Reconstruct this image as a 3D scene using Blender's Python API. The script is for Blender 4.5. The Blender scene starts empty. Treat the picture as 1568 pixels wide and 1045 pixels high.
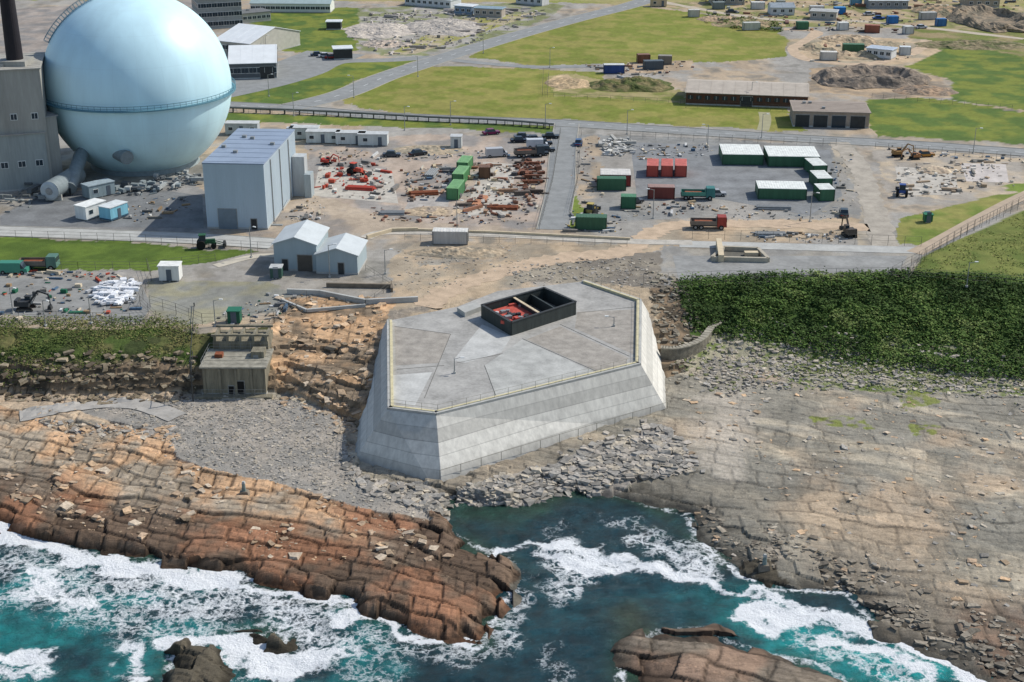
import bpy, math, random, bmesh
import numpy as np
from mathutils import Vector
random.seed(7); rng=np.random.default_rng(7)
R=math.radians
# ------------------------------------------------------------------ scene, camera, light
scn=bpy.context.scene
FOC=50.0; FP=1568*FOC/36.0; PITCH=R(22.0); CZ=92.0; ZP=8.0
cp,sp=math.cos(PITCH),math.sin(PITCH)
cam=bpy.data.objects.new("camera",bpy.data.cameras.new("camera")); scn.collection.objects.link(cam)
cam.location=(0,0,CZ); cam.rotation_euler=(R(90)-PITCH,0,0)
cam.data.lens=FOC; cam.data.sensor_width=36; cam.data.clip_end=20000; cam.data.clip_start=1
scn.camera=cam
def S(u,v,z=ZP):
    """Survey sighting -> world metres on the level z (photogrammetry of the site plan)."""
    dx=(u-784)/FP; dy=(522.5-v)/FP
    d=(dx,cp+dy*sp,-sp+dy*cp); t=(z-CZ)/d[2]
    return (d[0]*t,d[1]*t)
def PL(pts,z=ZP): return [S(u,v,z) for u,v in pts]
sd_=Vector((0.90,0.42,0)).normalized(); EL=R(44)
sdir=Vector((sd_.x*math.cos(EL),sd_.y*math.cos(EL),math.sin(EL)))
sun=bpy.data.objects.new("sun",bpy.data.lights.new("sun",'SUN')); scn.collection.objects.link(sun)
sun.data.energy=4.0; sun.data.angle=R(.5); sun.data.color=(1,.95,.87)
sun.rotation_euler=sdir.to_track_quat('Z','Y').to_euler(); sun.location=(100,100,200)
w=bpy.data.worlds.new("World"); scn.world=w; w.use_nodes=True
nt=w.node_tree; bg=nt.nodes['Background']; sky=nt.nodes.new('ShaderNodeTexSky'); sky.sky_type='NISHITA'
sky.sun_disc=False; sky.sun_elevation=EL; sky.sun_rotation=math.atan2(sd_.x,sd_.y)
nt.links.new(sky.outputs[0],bg.inputs[0]); bg.inputs[1].default_value=.145
scn.view_settings.view_transform='Standard'; scn.view_settings.look='None'; scn.view_settings.exposure=0
# ------------------------------------------------------------------ colour / materials
def C(r,g,b,k=.92):
    f=lambda c:((c/255+.055)/1.055)**2.4 if c>10 else c/255/12.92
    return (f(r)*k,f(g)*k,f(b)*k)
def N(t,typ,**kw):
    n=t.nodes.new(typ)
    for k,v in kw.items(): setattr(n,k,v)
    return n
def mathn(t,op,a,b=None,clamp=False):
    n=N(t,'ShaderNodeMath',operation=op,use_clamp=clamp)
    for i,x in enumerate((a,b)):
        if x is None: continue
        if isinstance(x,(int,float)): n.inputs[i].default_value=x
        else: t.links.new(x,n.inputs[i])
    return n.outputs[0]
def maprange(t,x,a,b,c,d,smooth=False):
    n=N(t,'ShaderNodeMapRange'); 
    if smooth: n.interpolation_type='SMOOTHSTEP'
    t.links.new(x,n.inputs[0])
    for i,q in enumerate((a,b,c,d)): n.inputs[i+1].default_value=q
    return n.outputs[0]
def noise(t,scale,detail=4,vec=None,rough=.55):
    n=N(t,'ShaderNodeTexNoise'); n.inputs['Scale'].default_value=scale; n.inputs['Detail'].default_value=detail; n.inputs['Roughness'].default_value=rough
    if vec is None:
        g=N(t,'ShaderNodeNewGeometry'); vec=g.outputs['Position']
    t.links.new(vec,n.inputs['Vector']); return n.outputs[0]
def mulcol(t,col,val):
    n=N(t,'ShaderNodeVectorMath',operation='SCALE'); t.links.new(col,n.inputs[0]); t.links.new(val,n.inputs['Scale']); return n.outputs[0]
_m={}
def mk(name,col,rough=.8,amt=.25,scale=1.2,bump=.0,metal=0,streak=False):
    if name in _m: return _m[name]
    m=bpy.data.materials.new(name); m.use_nodes=True; t=m.node_tree; b=t.nodes['Principled BSDF']
    rgb=N(t,'ShaderNodeRGB'); rgb.outputs[0].default_value=(*col,1)
    vec=None
    if streak:
        g=N(t,'ShaderNodeNewGeometry'); mp=N(t,'ShaderNodeMapping'); mp.inputs['Scale'].default_value=(1,1,.12)
        t.links.new(g.outputs['Position'],mp.inputs[0]); vec=mp.outputs[0]
    n1=noise(t,scale,5,vec); n2=noise(t,scale*7,3,vec)
    s=mathn(t,'ADD',maprange(t,n1,.3,.7,-amt,amt),maprange(t,n2,.3,.7,-amt*.5,amt*.5)); s=mathn(t,'ADD',s,1.0)
    t.links.new(mulcol(t,rgb.outputs[0],s),b.inputs['Base Color'])
    b.inputs['Roughness'].default_value=rough; b.inputs['Metallic'].default_value=metal
    b.inputs['Specular IOR Level'].default_value=.3
    if bump:
        bn=N(t,'ShaderNodeBump'); bn.inputs['Strength'].default_value=bump; bn.inputs['Distance'].default_value=.2
        t.links.new(n2,bn.inputs['Height']); t.links.new(bn.outputs[0],b.inputs['Normal'])
    _m[name]=m; return m
def attrmat(name,rough=.9,scale=2.5,amt=.3,bump=.4,dist=.15):
    if name in _m: return _m[name]
    m=bpy.data.materials.new(name); m.use_nodes=True; t=m.node_tree; b=t.nodes['Principled BSDF']
    a=N(t,'ShaderNodeAttribute',attribute_name='Col')
    n1=noise(t,scale,4); s=maprange(t,n1,.3,.7,1-amt,1+amt)
    t.links.new(mulcol(t,a.outputs['Color'],s),b.inputs['Base Color'])
    b.inputs['Roughness'].default_value=rough; b.inputs['Specular IOR Level'].default_value=.2
    if bump:
        bn=N(t,'ShaderNodeBump'); bn.inputs['Strength'].default_value=bump; bn.inputs['Distance'].default_value=dist
        t.links.new(n1,bn.inputs['Height']); t.links.new(bn.outputs[0],b.inputs['Normal'])
    _m[name]=m; return m
# ------------------------------------------------------------------ numpy noise
def hsh(ix,iy,seed=0):
    h=(ix.astype(np.int64)*374761393+iy.astype(np.int64)*668265263+seed*144269504)&0xffffffff
    h=((h^(h>>13))*1274126177)&0xffffffff; h=((h^(h>>16))*2246822519)&0xffffffff
    return ((h^(h>>15))&0xffff)/65535.0
def vn(x,y,seed=0):
    ix=np.floor(x); iy=np.floor(y); fx=x-ix; fy=y-iy; fx=fx*fx*(3-2*fx); fy=fy*fy*(3-2*fy)
    a=hsh(ix,iy,seed); b=hsh(ix+1,iy,seed); c=hsh(ix,iy+1,seed); d=hsh(ix+1,iy+1,seed)
    return (a*(1-fx)+b*fx)*(1-fy)+(c*(1-fx)+d*fx)*fy
def fbm(x,y,seed=0,o=4):
    s=0;a=.5;n=0
    for i in range(o): s=s+a*vn(x,y,seed+i*17); n+=a; a*=.5; x=x*2.03+5.1; y=y*2.03+1.7
    return s/n
def inpoly(X,Y,P):
    r=np.zeros(X.shape,bool); n=len(P); j=n-1
    for i in range(n):
        xi,yi=P[i]; xj,yj=P[j]
        if yi!=yj:
            c=((yi>Y)!=(yj>Y))&(X<(xj-xi)*(Y-yi)/(yj-yi)+xi); r^=c
        j=i
    return r
def segd(X,Y,P,closed=False):
    D=np.full(X.shape,1e9); n=len(P)
    for i in range(n if closed else n-1):
        ax,ay=P[i]; bx,by=P[(i+1)%n]; vx,vy=bx-ax,by-ay; L=vx*vx+vy*vy+1e-9
        tt=np.clip(((X-ax)*vx+(Y-ay)*vy)/L,0,1); D=np.minimum(D,(X-ax-tt*vx)**2+(Y-ay-tt*vy)**2)
    return np.sqrt(D)
def sdf(X,Y,P): 
    d=segd(X,Y,P,True); return np.where(inpoly(X,Y,P),d,-d)
def sstep(a,b,x): t=np.clip((x-a)/(b-a),0,1); return t*t*(3-2*t)
# ------------------------------------------------------------------ terrain definition
TOPL=PL([(-900,470),(-300,490),(0,500),(100,505),(200,505),(255,500),(300,512),(415,500),(440,480),(500,472),(590,478),(740,455),(900,432),(985,440),(1030,441),(1110,436),(1250,431),(1400,428),(1568,440),(1800,455),(2400,470)],8)
FOOTL=PL([(-900,600),(-300,600),(0,598),(80,606),(290,600),(440,602),(500,625),(560,650),(800,640),(1030,575),(1110,545),(1250,553),(1400,568),(1568,585),(1800,600),(2400,620)],2)
tx,ty=zip(*TOPL); fx_,fy_=zip(*FOOTL)
LAND=[(-6000,165)]+PL([(-250,780),(-60,792),(0,802),(45,822),(110,842),(200,848),(260,860),(330,874),(420,890),(500,910),(570,940),(640,965),(735,985),(750,945),(772,910),(788,880),(748,850),(700,825),(668,800),(662,772),(700,764),(760,772),(830,772),(870,750),(930,752),(1000,772),(1060,785),(1072,822),(1100,852),(1140,880),(1200,900),(1240,903),(1300,905),(1330,940),(1350,962),(1420,985),(1470,1012),(1540,1050),(1650,1090),(1800,1130)],0)+[(6000,90),(6000,7000),(-6000,7000)]
ISL=[PL([(965,990),(1010,972),(1080,966),(1110,985),(1180,1010),(1250,1022),(1330,1070),(1200,1150),(1000,1150),(958,1040)],0),
     PL([(268,1010),(290,992),(322,1000),(335,1030),(330,1070),(262,1070)],0),
     PL([(352,968),(395,960),(430,975),(425,990),(385,985)],0),
     PL([(1130,868),(1180,862),(1215,890),(1180,900)],0)]
PENI=PL([(-300,640),(0,640),(60,655),(200,690),(300,720),(430,740),(560,775),(655,790),(668,800),(760,850),(800,880),(740,1010),(500,950),(0,850),(-300,830)],0)
SHING=PL([(100,622),(290,612),(440,612),(520,640),(545,735),(640,762),(662,790),(560,775),(430,740),(330,722),(270,700),(260,665),(150,640)],2)
TH=R(-21)
def blocks(X,Y,wb,la,seed):
    wx=fbm(X/14,Y/14,seed,3)*6; a=X*math.cos(TH)+Y*math.sin(TH)+wx*.6; b=-X*math.sin(TH)+Y*math.cos(TH)+wx
    b=b+.3*fbm(X/1.3,Y/1.3,seed+3,2)+1.2*(fbm(X/6,Y/6,seed+33,2)-.5); a=a+.5*fbm(X/1.5,Y/1.5,seed+4,2)+.35*b
    rb=np.floor(b/wb); fb=b/wb-rb; l=la*(.55+1.1*hsh(rb,rb*0,seed+9)); ao=a+hsh(rb,rb*0,seed+5)*20
    ca=np.floor(ao/l); fa=ao/l-ca
    e=np.minimum(np.minimum(fb,1-fb)*wb,np.minimum(fa,1-fa)*l)
    return hsh(rb,ca,seed),e
def terrain(X,Y):
    near=Y<260
    yt=np.interp(X,tx,ty); yf=np.interp(X,fx_,fy_)
    t=np.clip((Y-yf)/(yt-yf),0,1); d=np.full(X.shape,60.)
    xn=X[near]; yn=Y[near]; q=sdf(xn,yn,LAND)
    for I in ISL: q=np.maximum(q,sdf(xn,yn,I))
    d[near]=q
    pen=inpoly(X+3*(fbm(X/4,Y/4,31,2)-.5),Y,PENI)
    h1,e1=blocks(X,Y,3.1,4.6,1); h2,e2=blocks(X,Y,1.2,1.9,2)
    dn=d+(fbm(X/5,Y/5,3,4)-.5)*3.6*(d<10)+(h1-.5)*2.2*(d<8)
    fore=np.where(dn>0,.15+1.15*(1-np.exp(-np.maximum(dn,0)/np.where(X<0,.8,4.))) +.7*np.clip(dn/25,0,1),.15+np.maximum(dn,-8)*.45)
    e=np.interp(X,[-25,25],[.5,.95]); tn=np.clip(t+(fbm(X/6,Y/6,8,3)-.5)*.25*np.sin(np.pi*t),0,1)
    base=fore*(1-t)+2*t+6*tn**e
    ter_=np.round((base+1.2*fbm(X/6,Y/6,44,3))/1.2)*1.2-.7; tk=.5*(1-sstep(.25,.5,t+.25*(X>-44)*(-1)))*(t>0)*(X<27); base=base*(1-tk)+ter_*tk
    sh=inpoly(X,Y,SHING)
    rock=np.where(t<=0,np.where(sh,.06,1.),np.where(t<.6,.7,.25)*(t<1))
    rock=np.where((t>0)&(t<1)&(X>27),.15,rock)
    kk=np.where(pen|(d<14)&(X<0),.5,np.where(X>0,.17,.6))
    dz=((h1-.5)*.8+(h2-.5)*.3-.4*np.clip(1-e1/.3,0,1)-.15*np.clip(1-e2/.25,0,1))*kk*rock
    b=-X*math.sin(TH)+Y*math.cos(TH)+7*fbm(X/22,Y/22,50,3); led=((b/7.)%1.0)
    dz=dz+np.where(pen,(led-.5)*.55,(((b/5.3)%1.0)-.5)*.16)*rock*(t<=0)
    z=base+dz*np.clip(dn*.8+.6,0,1)+(fbm(X/.9,Y/.9,9,3)-.5)*.16*(t<1)+(fbm(X/7,Y/7,19,3)-.5)*.5*(t<=0)*np.clip(dn/4,0,1)*(~sh)
    z=np.where(t>=1,ZP,np.minimum(z,ZP+.2))
    return z,dict(t=t,d=dn,pen=pen,sh=sh,rock=rock,h1=h1,h2=h2,e1=e1,e2=e2,led=led,b=b)
def hz(x,y): 
    z,_=terrain(np.array([float(x)]),np.array([float(y)])); return float(z[0])
# ------------------------------------------------------------------ terrain mesh
def axis(parts): return np.unique(np.round(np.concatenate(parts),3))
gx=np.geomspace(250,6000,26); XS=axis([-gx,np.arange(-250,-90,1.),np.arange(-90,90,.28),np.arange(90,250.5,1.),gx])
YS=axis([np.arange(60,118,1.),np.arange(118,215,.24),np.arange(215,330,.5),np.arange(330,600,1.),np.geomspace(600,7000,40)])
def gridmesh(name,XS,YS,Z,cols,extra=None,flat=False):
    nx,ny=len(XS),len(YS); X,Y=np.meshgrid(XS,YS); co=np.stack([X,Y,Z],-1).reshape(-1,3).astype(np.float32)
    i=np.arange((ny-1)*(nx-1)); r=i//(nx-1); c=i%(nx-1); a=r*nx+c
    q=np.stack([a,a+1,a+nx+1,a+nx],-1).astype(np.int32)
    me=bpy.data.meshes.new(name); me.vertices.add(len(co)); me.vertices.foreach_set('co',co.ravel())
    me.loops.add(q.size); me.loops.foreach_set('vertex_index',q.ravel()); me.polygons.add(len(q))
    me.polygons.foreach_set('loop_start',np.arange(0,q.size,4,dtype=np.int32)); me.update(calc_edges=True)
    def att(nm,c):
        A=me.attributes.new(nm,'FLOAT_COLOR','POINT'); cc=np.ones((len(co),4),np.float32); cc[:,:3]=c.reshape(-1,3); A.data.foreach_set('color',cc.ravel())
    att('Col',cols)
    if extra is not None: att('Zone',extra)
    if flat: me.shade_flat()
    ob=bpy.data.objects.new(name,me); scn.collection.objects.link(ob); return ob
X,Y=np.meshgrid(XS,YS); Z,I=terrain(X,Y)
def V(c): return np.array(c,float)
def mix(a,b,m): m=m[...,None]; return a*(1-m)+b*m
n1=fbm(X/22,Y/22,60,5); n2=fbm(X/5,Y/5,61,4); n3=fbm(X/1.2,Y/1.2,62,3)
one=np.ones(X.shape+(3,))
col=mix(V(C(156,152,144))*one,V(C(176,158,134))*one,sstep(.42,.62,n1*.6+n2*.4)); col=mix(col,V(C(124,122,114))*one,.7*sstep(.55,.7,n2))
zone=np.zeros(X.shape+(3,)); zone[...,2]=1
far=sstep(560,600,Y); g_far=mix(V(C(120,135,60))*one,V(C(150,145,90))*one,sstep(.4,.6,n1)); col=mix(col,g_far,far)
Xj=X+(n3-.5)*1.6+(n2-.5)*3; Yj=Y+(n3-.5)*2+(n2-.5)*4
stripe=1+.04*np.sin((X*.5+Y)*.9)+.25*(n1-.5)+.35*(n3-.5)
def paint(pts,c1,c2=None,k=1.,z=ZP,grass=0,jit=1,sc=n2):
    global col
    P=PL(pts,z); m=inpoly(Xj if jit else X,Yj if jit else Y,P)*k
    c=V(C(*c1))*one
    if c2: c=mix(c,V(C(*c2))*one,sstep(.35,.65,sc))
    if grass: c=c*stripe[...,None]
    col=mix(col,c,m)
    if grass: zone[...,1]=np.where(m>.3,1,zone[...,1]); zone[...,2]=np.where(m>.3,0,zone[...,2])
    elif k>.6: zone[...,1]=np.where(m>.3,0,zone[...,1])
GR=(120,128,56); GR2=(142,138,74); GD=(86,108,50)
paint([(-100,-60),(1700,-60),(1700,20),(1000,10),(900,5),(300,0),(-100,0)],(135,142,72),(160,148,105),grass=1,sc=n1)
paint([(0,15),(130,8),(300,0),(330,60),(330,170),(60,170),(0,120)],(160,150,140),(135,132,128))
paint([(715,88),(760,66),(960,8),(1050,18),(1130,32),(1180,42),(1208,62),(1200,88),(1100,96),(930,98),(830,101)],GR,GR2,grass=1)
paint([(525,150),(570,128),(650,101),(830,106),(925,112),(925,140),(1050,150),(1080,160),(1200,163),(1235,202),(870,184),(700,180),(545,166)],GR,GR2,grass=1)
paint([(835,118),(870,112),(925,125),(1050,140),(1050,160),(930,150),(850,148)],(160,148,105),(118,125,62),grass=1)
paint([(842,118),(870,114),(880,134),(850,140)],(196,172,138),(160,148,105))
paint([(1330,152),(1400,150),(1450,155),(1568,172),(1700,185),(1700,232),(1568,220),(1345,208),(1318,175)],GR,GD,grass=1)
paint([(1390,72),(1480,70),(1568,88),(1700,100),(1700,185),(1568,168),(1455,155),(1460,125),(1380,100)],GD,GR,grass=1)
paint([(1400,20),(1480,25),(1568,50),(1700,60),(1700,95),(1568,88),(1470,68),(1390,60)],(150,135,100),(110,118,60),grass=1)
paint([(960,5),(1180,2),(1400,0),(1568,10),(1568,50),(1400,45),(1290,40),(1180,42),(1060,16)],(176,156,128),(130,132,80),sc=n2)
paint([(375,48),(395,22),(520,12),(600,14),(560,35),(545,60),(552,78),(480,84),(430,78)],GR,GD,grass=1)
paint([(550,14),(640,8),(760,4),(870,6),(840,28),(730,75),(620,90),(545,80),(548,50)],(160,156,148),(128,132,92))
paint([(700,30),(835,18),(700,62),(640,82),(590,84)],(150,148,88),(172,160,135),grass=1)
paint([(345,150),(420,118),(555,92),(640,92),(540,125),(500,150),(440,160),(345,165)],GR,GD,grass=1)
paint([(340,172),(700,185),(850,192),(850,205),(700,198),(600,195),(340,186)],GD,GR,grass=1)
paint([(1205,60),(1300,58),(1420,60),(1440,78),(1395,100),(1290,102),(1225,90)],(188,166,136),(156,146,126))
paint([(1240,105),(1330,98),(1440,118),(1458,150),(1330,150),(1240,140)],(178,156,128),(134,124,110))
paint([(965,95),(1060,92),(1060,108),(965,112)],(175,155,130))
paint([(880,205),(1290,222),(1340,330),(1000,335),(865,345)],(140,140,136),(158,153,144),sc=n1)
paint([(882,215),(915,205),(925,300),(880,325)],(172,155,132),(150,145,136))
paint([(470,215),(700,205),(850,215),(820,350),(620,345),(480,330)],(176,160,144),(146,141,135),sc=n2)
paint([(1335,225),(1568,245),(1568,310),(1500,310),(1360,300)],(186,170,146),(158,151,140))
paint([(330,340),(480,300),(620,340),(830,352),(850,365),(600,352),(420,372)],(172,157,138),(148,140,131))
paint([(0,330),(60,300),(290,270),(320,300),(320,366),(0,352)],(128,128,126),(146,144,140),sc=n1)
paint([(600,395),(640,372),(760,374),(960,372),(1030,340),(1335,335),(1340,362),(1050,378),(930,398),(780,430),(740,470),(690,480),(600,485)],(184,164,137),(158,146,127))
paint([(620,380),(790,376),(770,400),(640,408)],(150,144,132),(172,154,130))
paint([(1265,222),(1310,222),(1345,290),(1368,380),(1310,380),(1320,300)],(178,166,146),(158,153,142))
paint([(780,408),(940,392),(1000,388),(1090,425),(1010,448),(880,432),(780,435)],(128,121,110),(154,145,128))
paint([(1010,378),(1405,385),(1385,430),(1010,440)],(148,146,140),(160,154,142))
paint([(0,420),(240,425),(430,420),(600,440),(600,480),(430,480),(250,500),(0,496)],(150,146,138),(160,151,136),sc=n1)
paint([(230,430),(420,430),(450,475),(280,500),(215,470)],(134,134,126),(148,144,120))
paint([(-50,362),(180,368),(300,380),(400,384),(340,398),(230,416),(-50,410)],(98,118,50),(82,102,44),grass=1)
paint([(1378,335),(1520,300),(1560,298),(1480,340),(1420,378),(1375,372)],(112,128,58),(142,140,78),grass=1)
paint([(1415,392),(1568,322),(1800,240),(1800,460),(1568,444),(1385,434)],(120,126,66),(96,110,52),grass=1)
paint([(1530,285),(1700,270),(1700,300),(1568,300)],(116,134,60),grass=1)
paint([(862,305),(885,300),(895,350),(870,352)],(116,132,60),grass=1)
yard=(zone[...,1]<.5)&(Y<560)&(I['t']>=1); wv=fbm(X/3.2,Y/9,301,4); col=np.where(yard[...,None],col*(1+.3*(wv-.5)*2+.26*(n3-.5))[...,None],col)
# ---- cliffs, foreshore colours
t=I['t']; d=I['d']; cl=(t>0)&(t<1)
rv=(.80+.42*I['h1'])*(.9+.2*I['h2'])
crk=np.clip(1-I['e1']/.34,0,1)*.85; crk2=np.clip(1-I['e2']/.22,0,1)*.5; crack=np.clip(np.maximum(crk,crk2*sstep(.35,.6,n2)),0,1)
tan=mix(V(C(200,164,128))*one,V(C(166,152,132))*one,sstep(.4,.62,n2)); red=mix(V(C(150,110,84))*one,V(C(112,94,78))*one,sstep(.38,.62,n2))
penc=mix(red,tan,sstep(6,14,d+(n1-.5)*12+(n2-.5)*10))
bb=I['b']; strata=fbm((X*math.cos(TH)+Y*math.sin(TH))/18,bb/3.2,70,5)
rs=mix(V(C(182,171,150))*one,V(C(146,141,128))*one,sstep(.38,.6,strata)); rs=mix(rs,V(C(192,166,136))*one,.6*sstep(.5,.66,n1)); rs=mix(rs,V(C(128,124,112))*one,.55*sstep(.52,.66,n2))
rs=mix(rs,V(C(130,125,113))*one,.75*(1-sstep(3,16,d+(n2-.5)*10)))
isp=I['pen']|((X<-40)&(Y<190))
fo=np.where(isp[...,None],penc,rs)
cvar=sstep(.38,.6,fbm(X/9,Y/9,404,3))
fo=fo*(1-crack*np.where(isp,.85,.15+.4*cvar)*np.clip(I['rock'],0,1))[...,None]*np.where(isp,rv,.88+.24*I['h1'])[...,None]*(1+.3*(n3-.5))[...,None]
lcr=np.clip(1-np.abs(((bb)/5.3)%1.0-.02)/.05,0,1)*sstep(.45,.6,fbm(X/8,Y/8,303,2)); fo=fo*(1-.4*lcr*(~isp)*(~I['sh']))[...,None]
shc=mix(V(C(146,142,134))*one,V(C(164,156,144))*one,sstep(.4,.6,n2))*(.75+.5*n3)[...,None]
shp=inpoly(Xj,Yj,PL([(560,770),(640,740),(700,755),(880,700),(1010,660),(1050,700),(930,755),(870,752),(760,775),(660,785)],1.))
fo=np.where((I['sh']|shp)[...,None],shc,fo)
m_=sdf(Xj,Yj,PL([(1430,945),(1600,930),(1700,1100),(1480,1050)],.5)); fo=mix(fo,(red*.6+rs*.25)*rv[...,None]*(1-crack*.8)[...,None],.8*sstep(-3,3,m_+(n2-.5)*14))
m_=(inpoly(X,Y,PL([(930,950),(1300,960),(1350,1160),(930,1160)],0)))[...,None]; fo=np.where(m_,(red*.5+rs*.45)*rv[...,None]*(1-crack*.85)[...,None],fo)
m_=(inpoly(X,Y,PL([(240,950),(460,950),(460,1100),(240,1100)],0))|inpoly(Xj,Yj,ISL[3]))[...,None]; fo=np.where(m_,V(C(86,80,68))*rv[...,None],fo)
wet=1-sstep(.1,1.0,Z+(n3-.5)*.5+(n2-.5)*.5); fo=fo*(1-.6*wet)[...,None]
m_=sdf(Xj,Yj,PL([(1060,610),(1140,600),(1150,640),(1120,720),(1050,715),(1050,650)],1.5)); fo=mix(fo,V(C(194,184,168))*(1-.4*crack)[...,None]*(.88+.24*I['h1'])[...,None],.75*sstep(-3,3,m_+(n2-.5)*12))
m_=inpoly(Xj,Yj,PL([(1100,505),(1200,515),(1300,535),(1450,545),(1800,560),(1800,630),(1568,608),(1400,600),(1250,592),(1130,560)],2)); wd=mix(V(C(162,156,132))*one,V(C(110,122,70))*one,sstep(.45,.6,n3*.5+n2*.5)); fo=np.where((m_)[...,None],wd,fo)
for pp in ([(1370,598),(1430,600),(1440,618),(1390,625)],[(1240,636),(1330,645),(1340,660),(1250,655)],[(1390,650),(1440,655),(1430,668),(1390,665)]):
    m_=inpoly(Xj,Yj,PL(pp,2))[...,None]; fo=np.where(m_,mix(fo,V(C(120,130,50))*one,.8*sstep(.4,.6,n3)),fo)
grs=mix(V(C(78,94,46))*one,V(C(112,108,68))*one,sstep(.4,.6,n2)); grs=mix(grs,V(C(60,66,42))*one,.7*sstep(.5,.62,fbm(X/2.2,Y/3,505,3)))
rk=mix(V(C(134,116,94))*one,V(C(80,72,60))*one,sstep(.4,.6,n3*.7+.3*((Z*.85+n2)%1.0)))
cf=mix(rk,grs,sstep(.2,.4,t+(n2-.5)*.5)); cf=np.where((X>24)[...,None],mix(wd,mix(V(C(72,94,42))*one,V(C(54,72,34))*one,sstep(.4,.6,n2)),sstep(.15,.35,t+(n2-.5)*.25)),cf)
midd=mix(V(C(180,162,136))*one,V(C(142,133,120))*one,sstep(.4,.6,n2)); cf=np.where(((X>-24)&(X<=26))[...,None],midd,cf)
org=inpoly(Xj,Yj,PL([(425,478),(500,470),(600,475),(600,560),(560,660),(430,610),(415,540)],6))
orc=mix(V(C(202,166,128))*one,V(C(136,120,100))*one,sstep(.38,.62,fbm(X/4,Y/4+Z*.6,77,5)))*(1-.6*crack)[...,None]*rv[...,None]*(1+.5*(n3-.5))[...,None]
m_=org&(Z<ZP+.3); cf=np.where(m_[...,None],orc,cf)
dk=inpoly(Xj,Yj,PL([(990,440),(1040,440),(1060,500),(1050,560),(1015,560)],6)); cf=np.where(dk[...,None],rk*1.05,cf)
shore=(t<=0)
col=np.where(shore[...,None],fo,np.where(cl[...,None],cf,col))
col=np.where((org&(t>=1))[...,None],orc,col)
zone[...,0]=np.where(shore|cl,1,0)*np.where(I['sh'],.3,1); zone[...,1]=np.where(shore|(cl&(cf[...,1]<=cf[...,0])),0,zone[...,1])
ter=gridmesh("ground_terrain",XS,YS,Z,col,zone,flat=True)
m=bpy.data.materials.new("terrain_mat"); m.use_nodes=True; tr=m.node_tree; b=tr.nodes['Principled BSDF']
a=N(tr,'ShaderNodeAttribute',attribute_name='Col'); zn=N(tr,'ShaderNodeAttribute',attribute_name='Zone'); sx=N(tr,'ShaderNodeSeparateColor'); tr.links.new(zn.outputs['Color'],sx.inputs[0])
geo=N(tr,'ShaderNodeNewGeometry'); mp=N(tr,'ShaderNodeMapping'); mp.inputs['Rotation'].default_value=(0,0,-TH); mp.inputs['Scale'].default_value=(.5,1.3,1.3); tr.links.new(geo.outputs['Position'],mp.inputs[0])
na=noise(tr,.9,6,rough=.65); nb=noise(tr,4.5,5,rough=.7); nc=noise(tr,1.5,5,mp.outputs[0],.6)
s=mathn(tr,'ADD',maprange(tr,nb,.3,.7,-.2,.2),maprange(tr,na,.3,.7,-.12,.12)); s=mathn(tr,'ADD',s,mathn(tr,'MULTIPLY',maprange(tr,nc,.3,.7,-.16,.16),sx.outputs[0]))
s=mathn(tr,'ADD',s,1.0)
tr.links.new(mulcol(tr,a.outputs['Color'],s),b.inputs['Base Color']); b.inputs['Roughness'].default_value=.95; b.inputs['Specular IOR Level'].default_value=.15
bn=N(tr,'ShaderNodeBump'); bn.inputs['Distance'].default_value=.2; bn.inputs['Strength'].default_value=.4
hh=mathn(tr,'ADD',nb,mathn(tr,'MULTIPLY',nc,sx.outputs[0])); tr.links.new(hh,bn.inputs['Height']); tr.links.new(bn.outputs[0],b.inputs['Normal'])
ter.data.materials.append(m)
# ------------------------------------------------------------------ sea
gs=np.geomspace(112,6000,24); WX=axis([-gs,np.arange(-112,112,.4),gs]); WY=axis([-np.geomspace(10,5000,20),np.arange(0,100,4.),np.arange(100,192,.35)])
WXg,WYg=np.meshgrid(WX,WY)
dl=sdf(WXg,WYg,LAND)
for Q in ISL: dl=np.maximum(dl,sdf(WXg,WYg,Q))
w1=fbm(WXg/14+.3*WYg/14,WYg/6,80,4); w2=fbm(WXg/2.2,WYg/1.3,81,4)
WZ=((w1-.5)*1.2+(w2-.5)*.7)*np.clip(-dl/6+.35,.2,1)-.02
F=np.full(WXg.shape,.20)+.2*(fbm(WXg/9,WYg/5,82,3)-.4)  # base level of loose foam; its white flecks also paint in sun glints
warpx=WXg+(fbm(WXg/5,WYg/5,83,4)-.5)*9; warpy=WYg+(fbm(WXg/5,WYg/5,84,4)-.5)*9
def foam(pts,wd,k,st=1):
    global F
    D=segd(warpx,warpy,PL(pts,0)); F=np.maximum(F,k*np.exp(-(D/wd)**2))
foam([(0,800),(45,825),(110,850),(200,862),(260,870),(330,884)],2.6,1.15)
foam([(-100,800),(20,815),(60,835)],2.5,1.2)
foam([(100,852),(230,866)],3.0,1.1)
foam([(330,884),(420,900),(500,922),(570,950),(640,972),(735,990)],1.3,.95)
foam([(250,880),(380,905),(480,950),(520,990)],6.5,.66)
foam([(60,880),(110,915),(130,930)],2.5,.8); foam([(0,870),(90,900),(200,900),(330,930)],8,.62)
foam([(-60,1010),(20,1015),(70,1022)],1.8,1.1); foam([(-60,1040),(60,1045)],2,.8)
foam([(175,985),(215,1010),(195,1030)],2,.8); foam([(130,940),(300,965)],7,.58)
foam([(290,985),(340,992),(400,1000),(470,1010)],2.6,1.25); foam([(330,1010),(430,1020),(510,1015)],2.5,.95); foam([(450,960),(520,1000),(600,1030)],6,.52)
foam([(770,858),(840,843),(900,845),(950,855)],1.6,1.0); foam([(870,862),(930,865),(1000,868),(1060,878)],1.8,.95); foam([(1060,880),(1100,905),(1150,915),(1260,918)],1.0,.9)
foam([(1000,835),(1040,870),(1085,850)],2.6,.7); foam([(850,810),(880,870),(870,900)],3.2,.62); foam([(800,880),(790,960),(780,985)],3.,.58); foam([(930,790),(1010,810),(1060,850)],3.2,.56)
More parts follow.
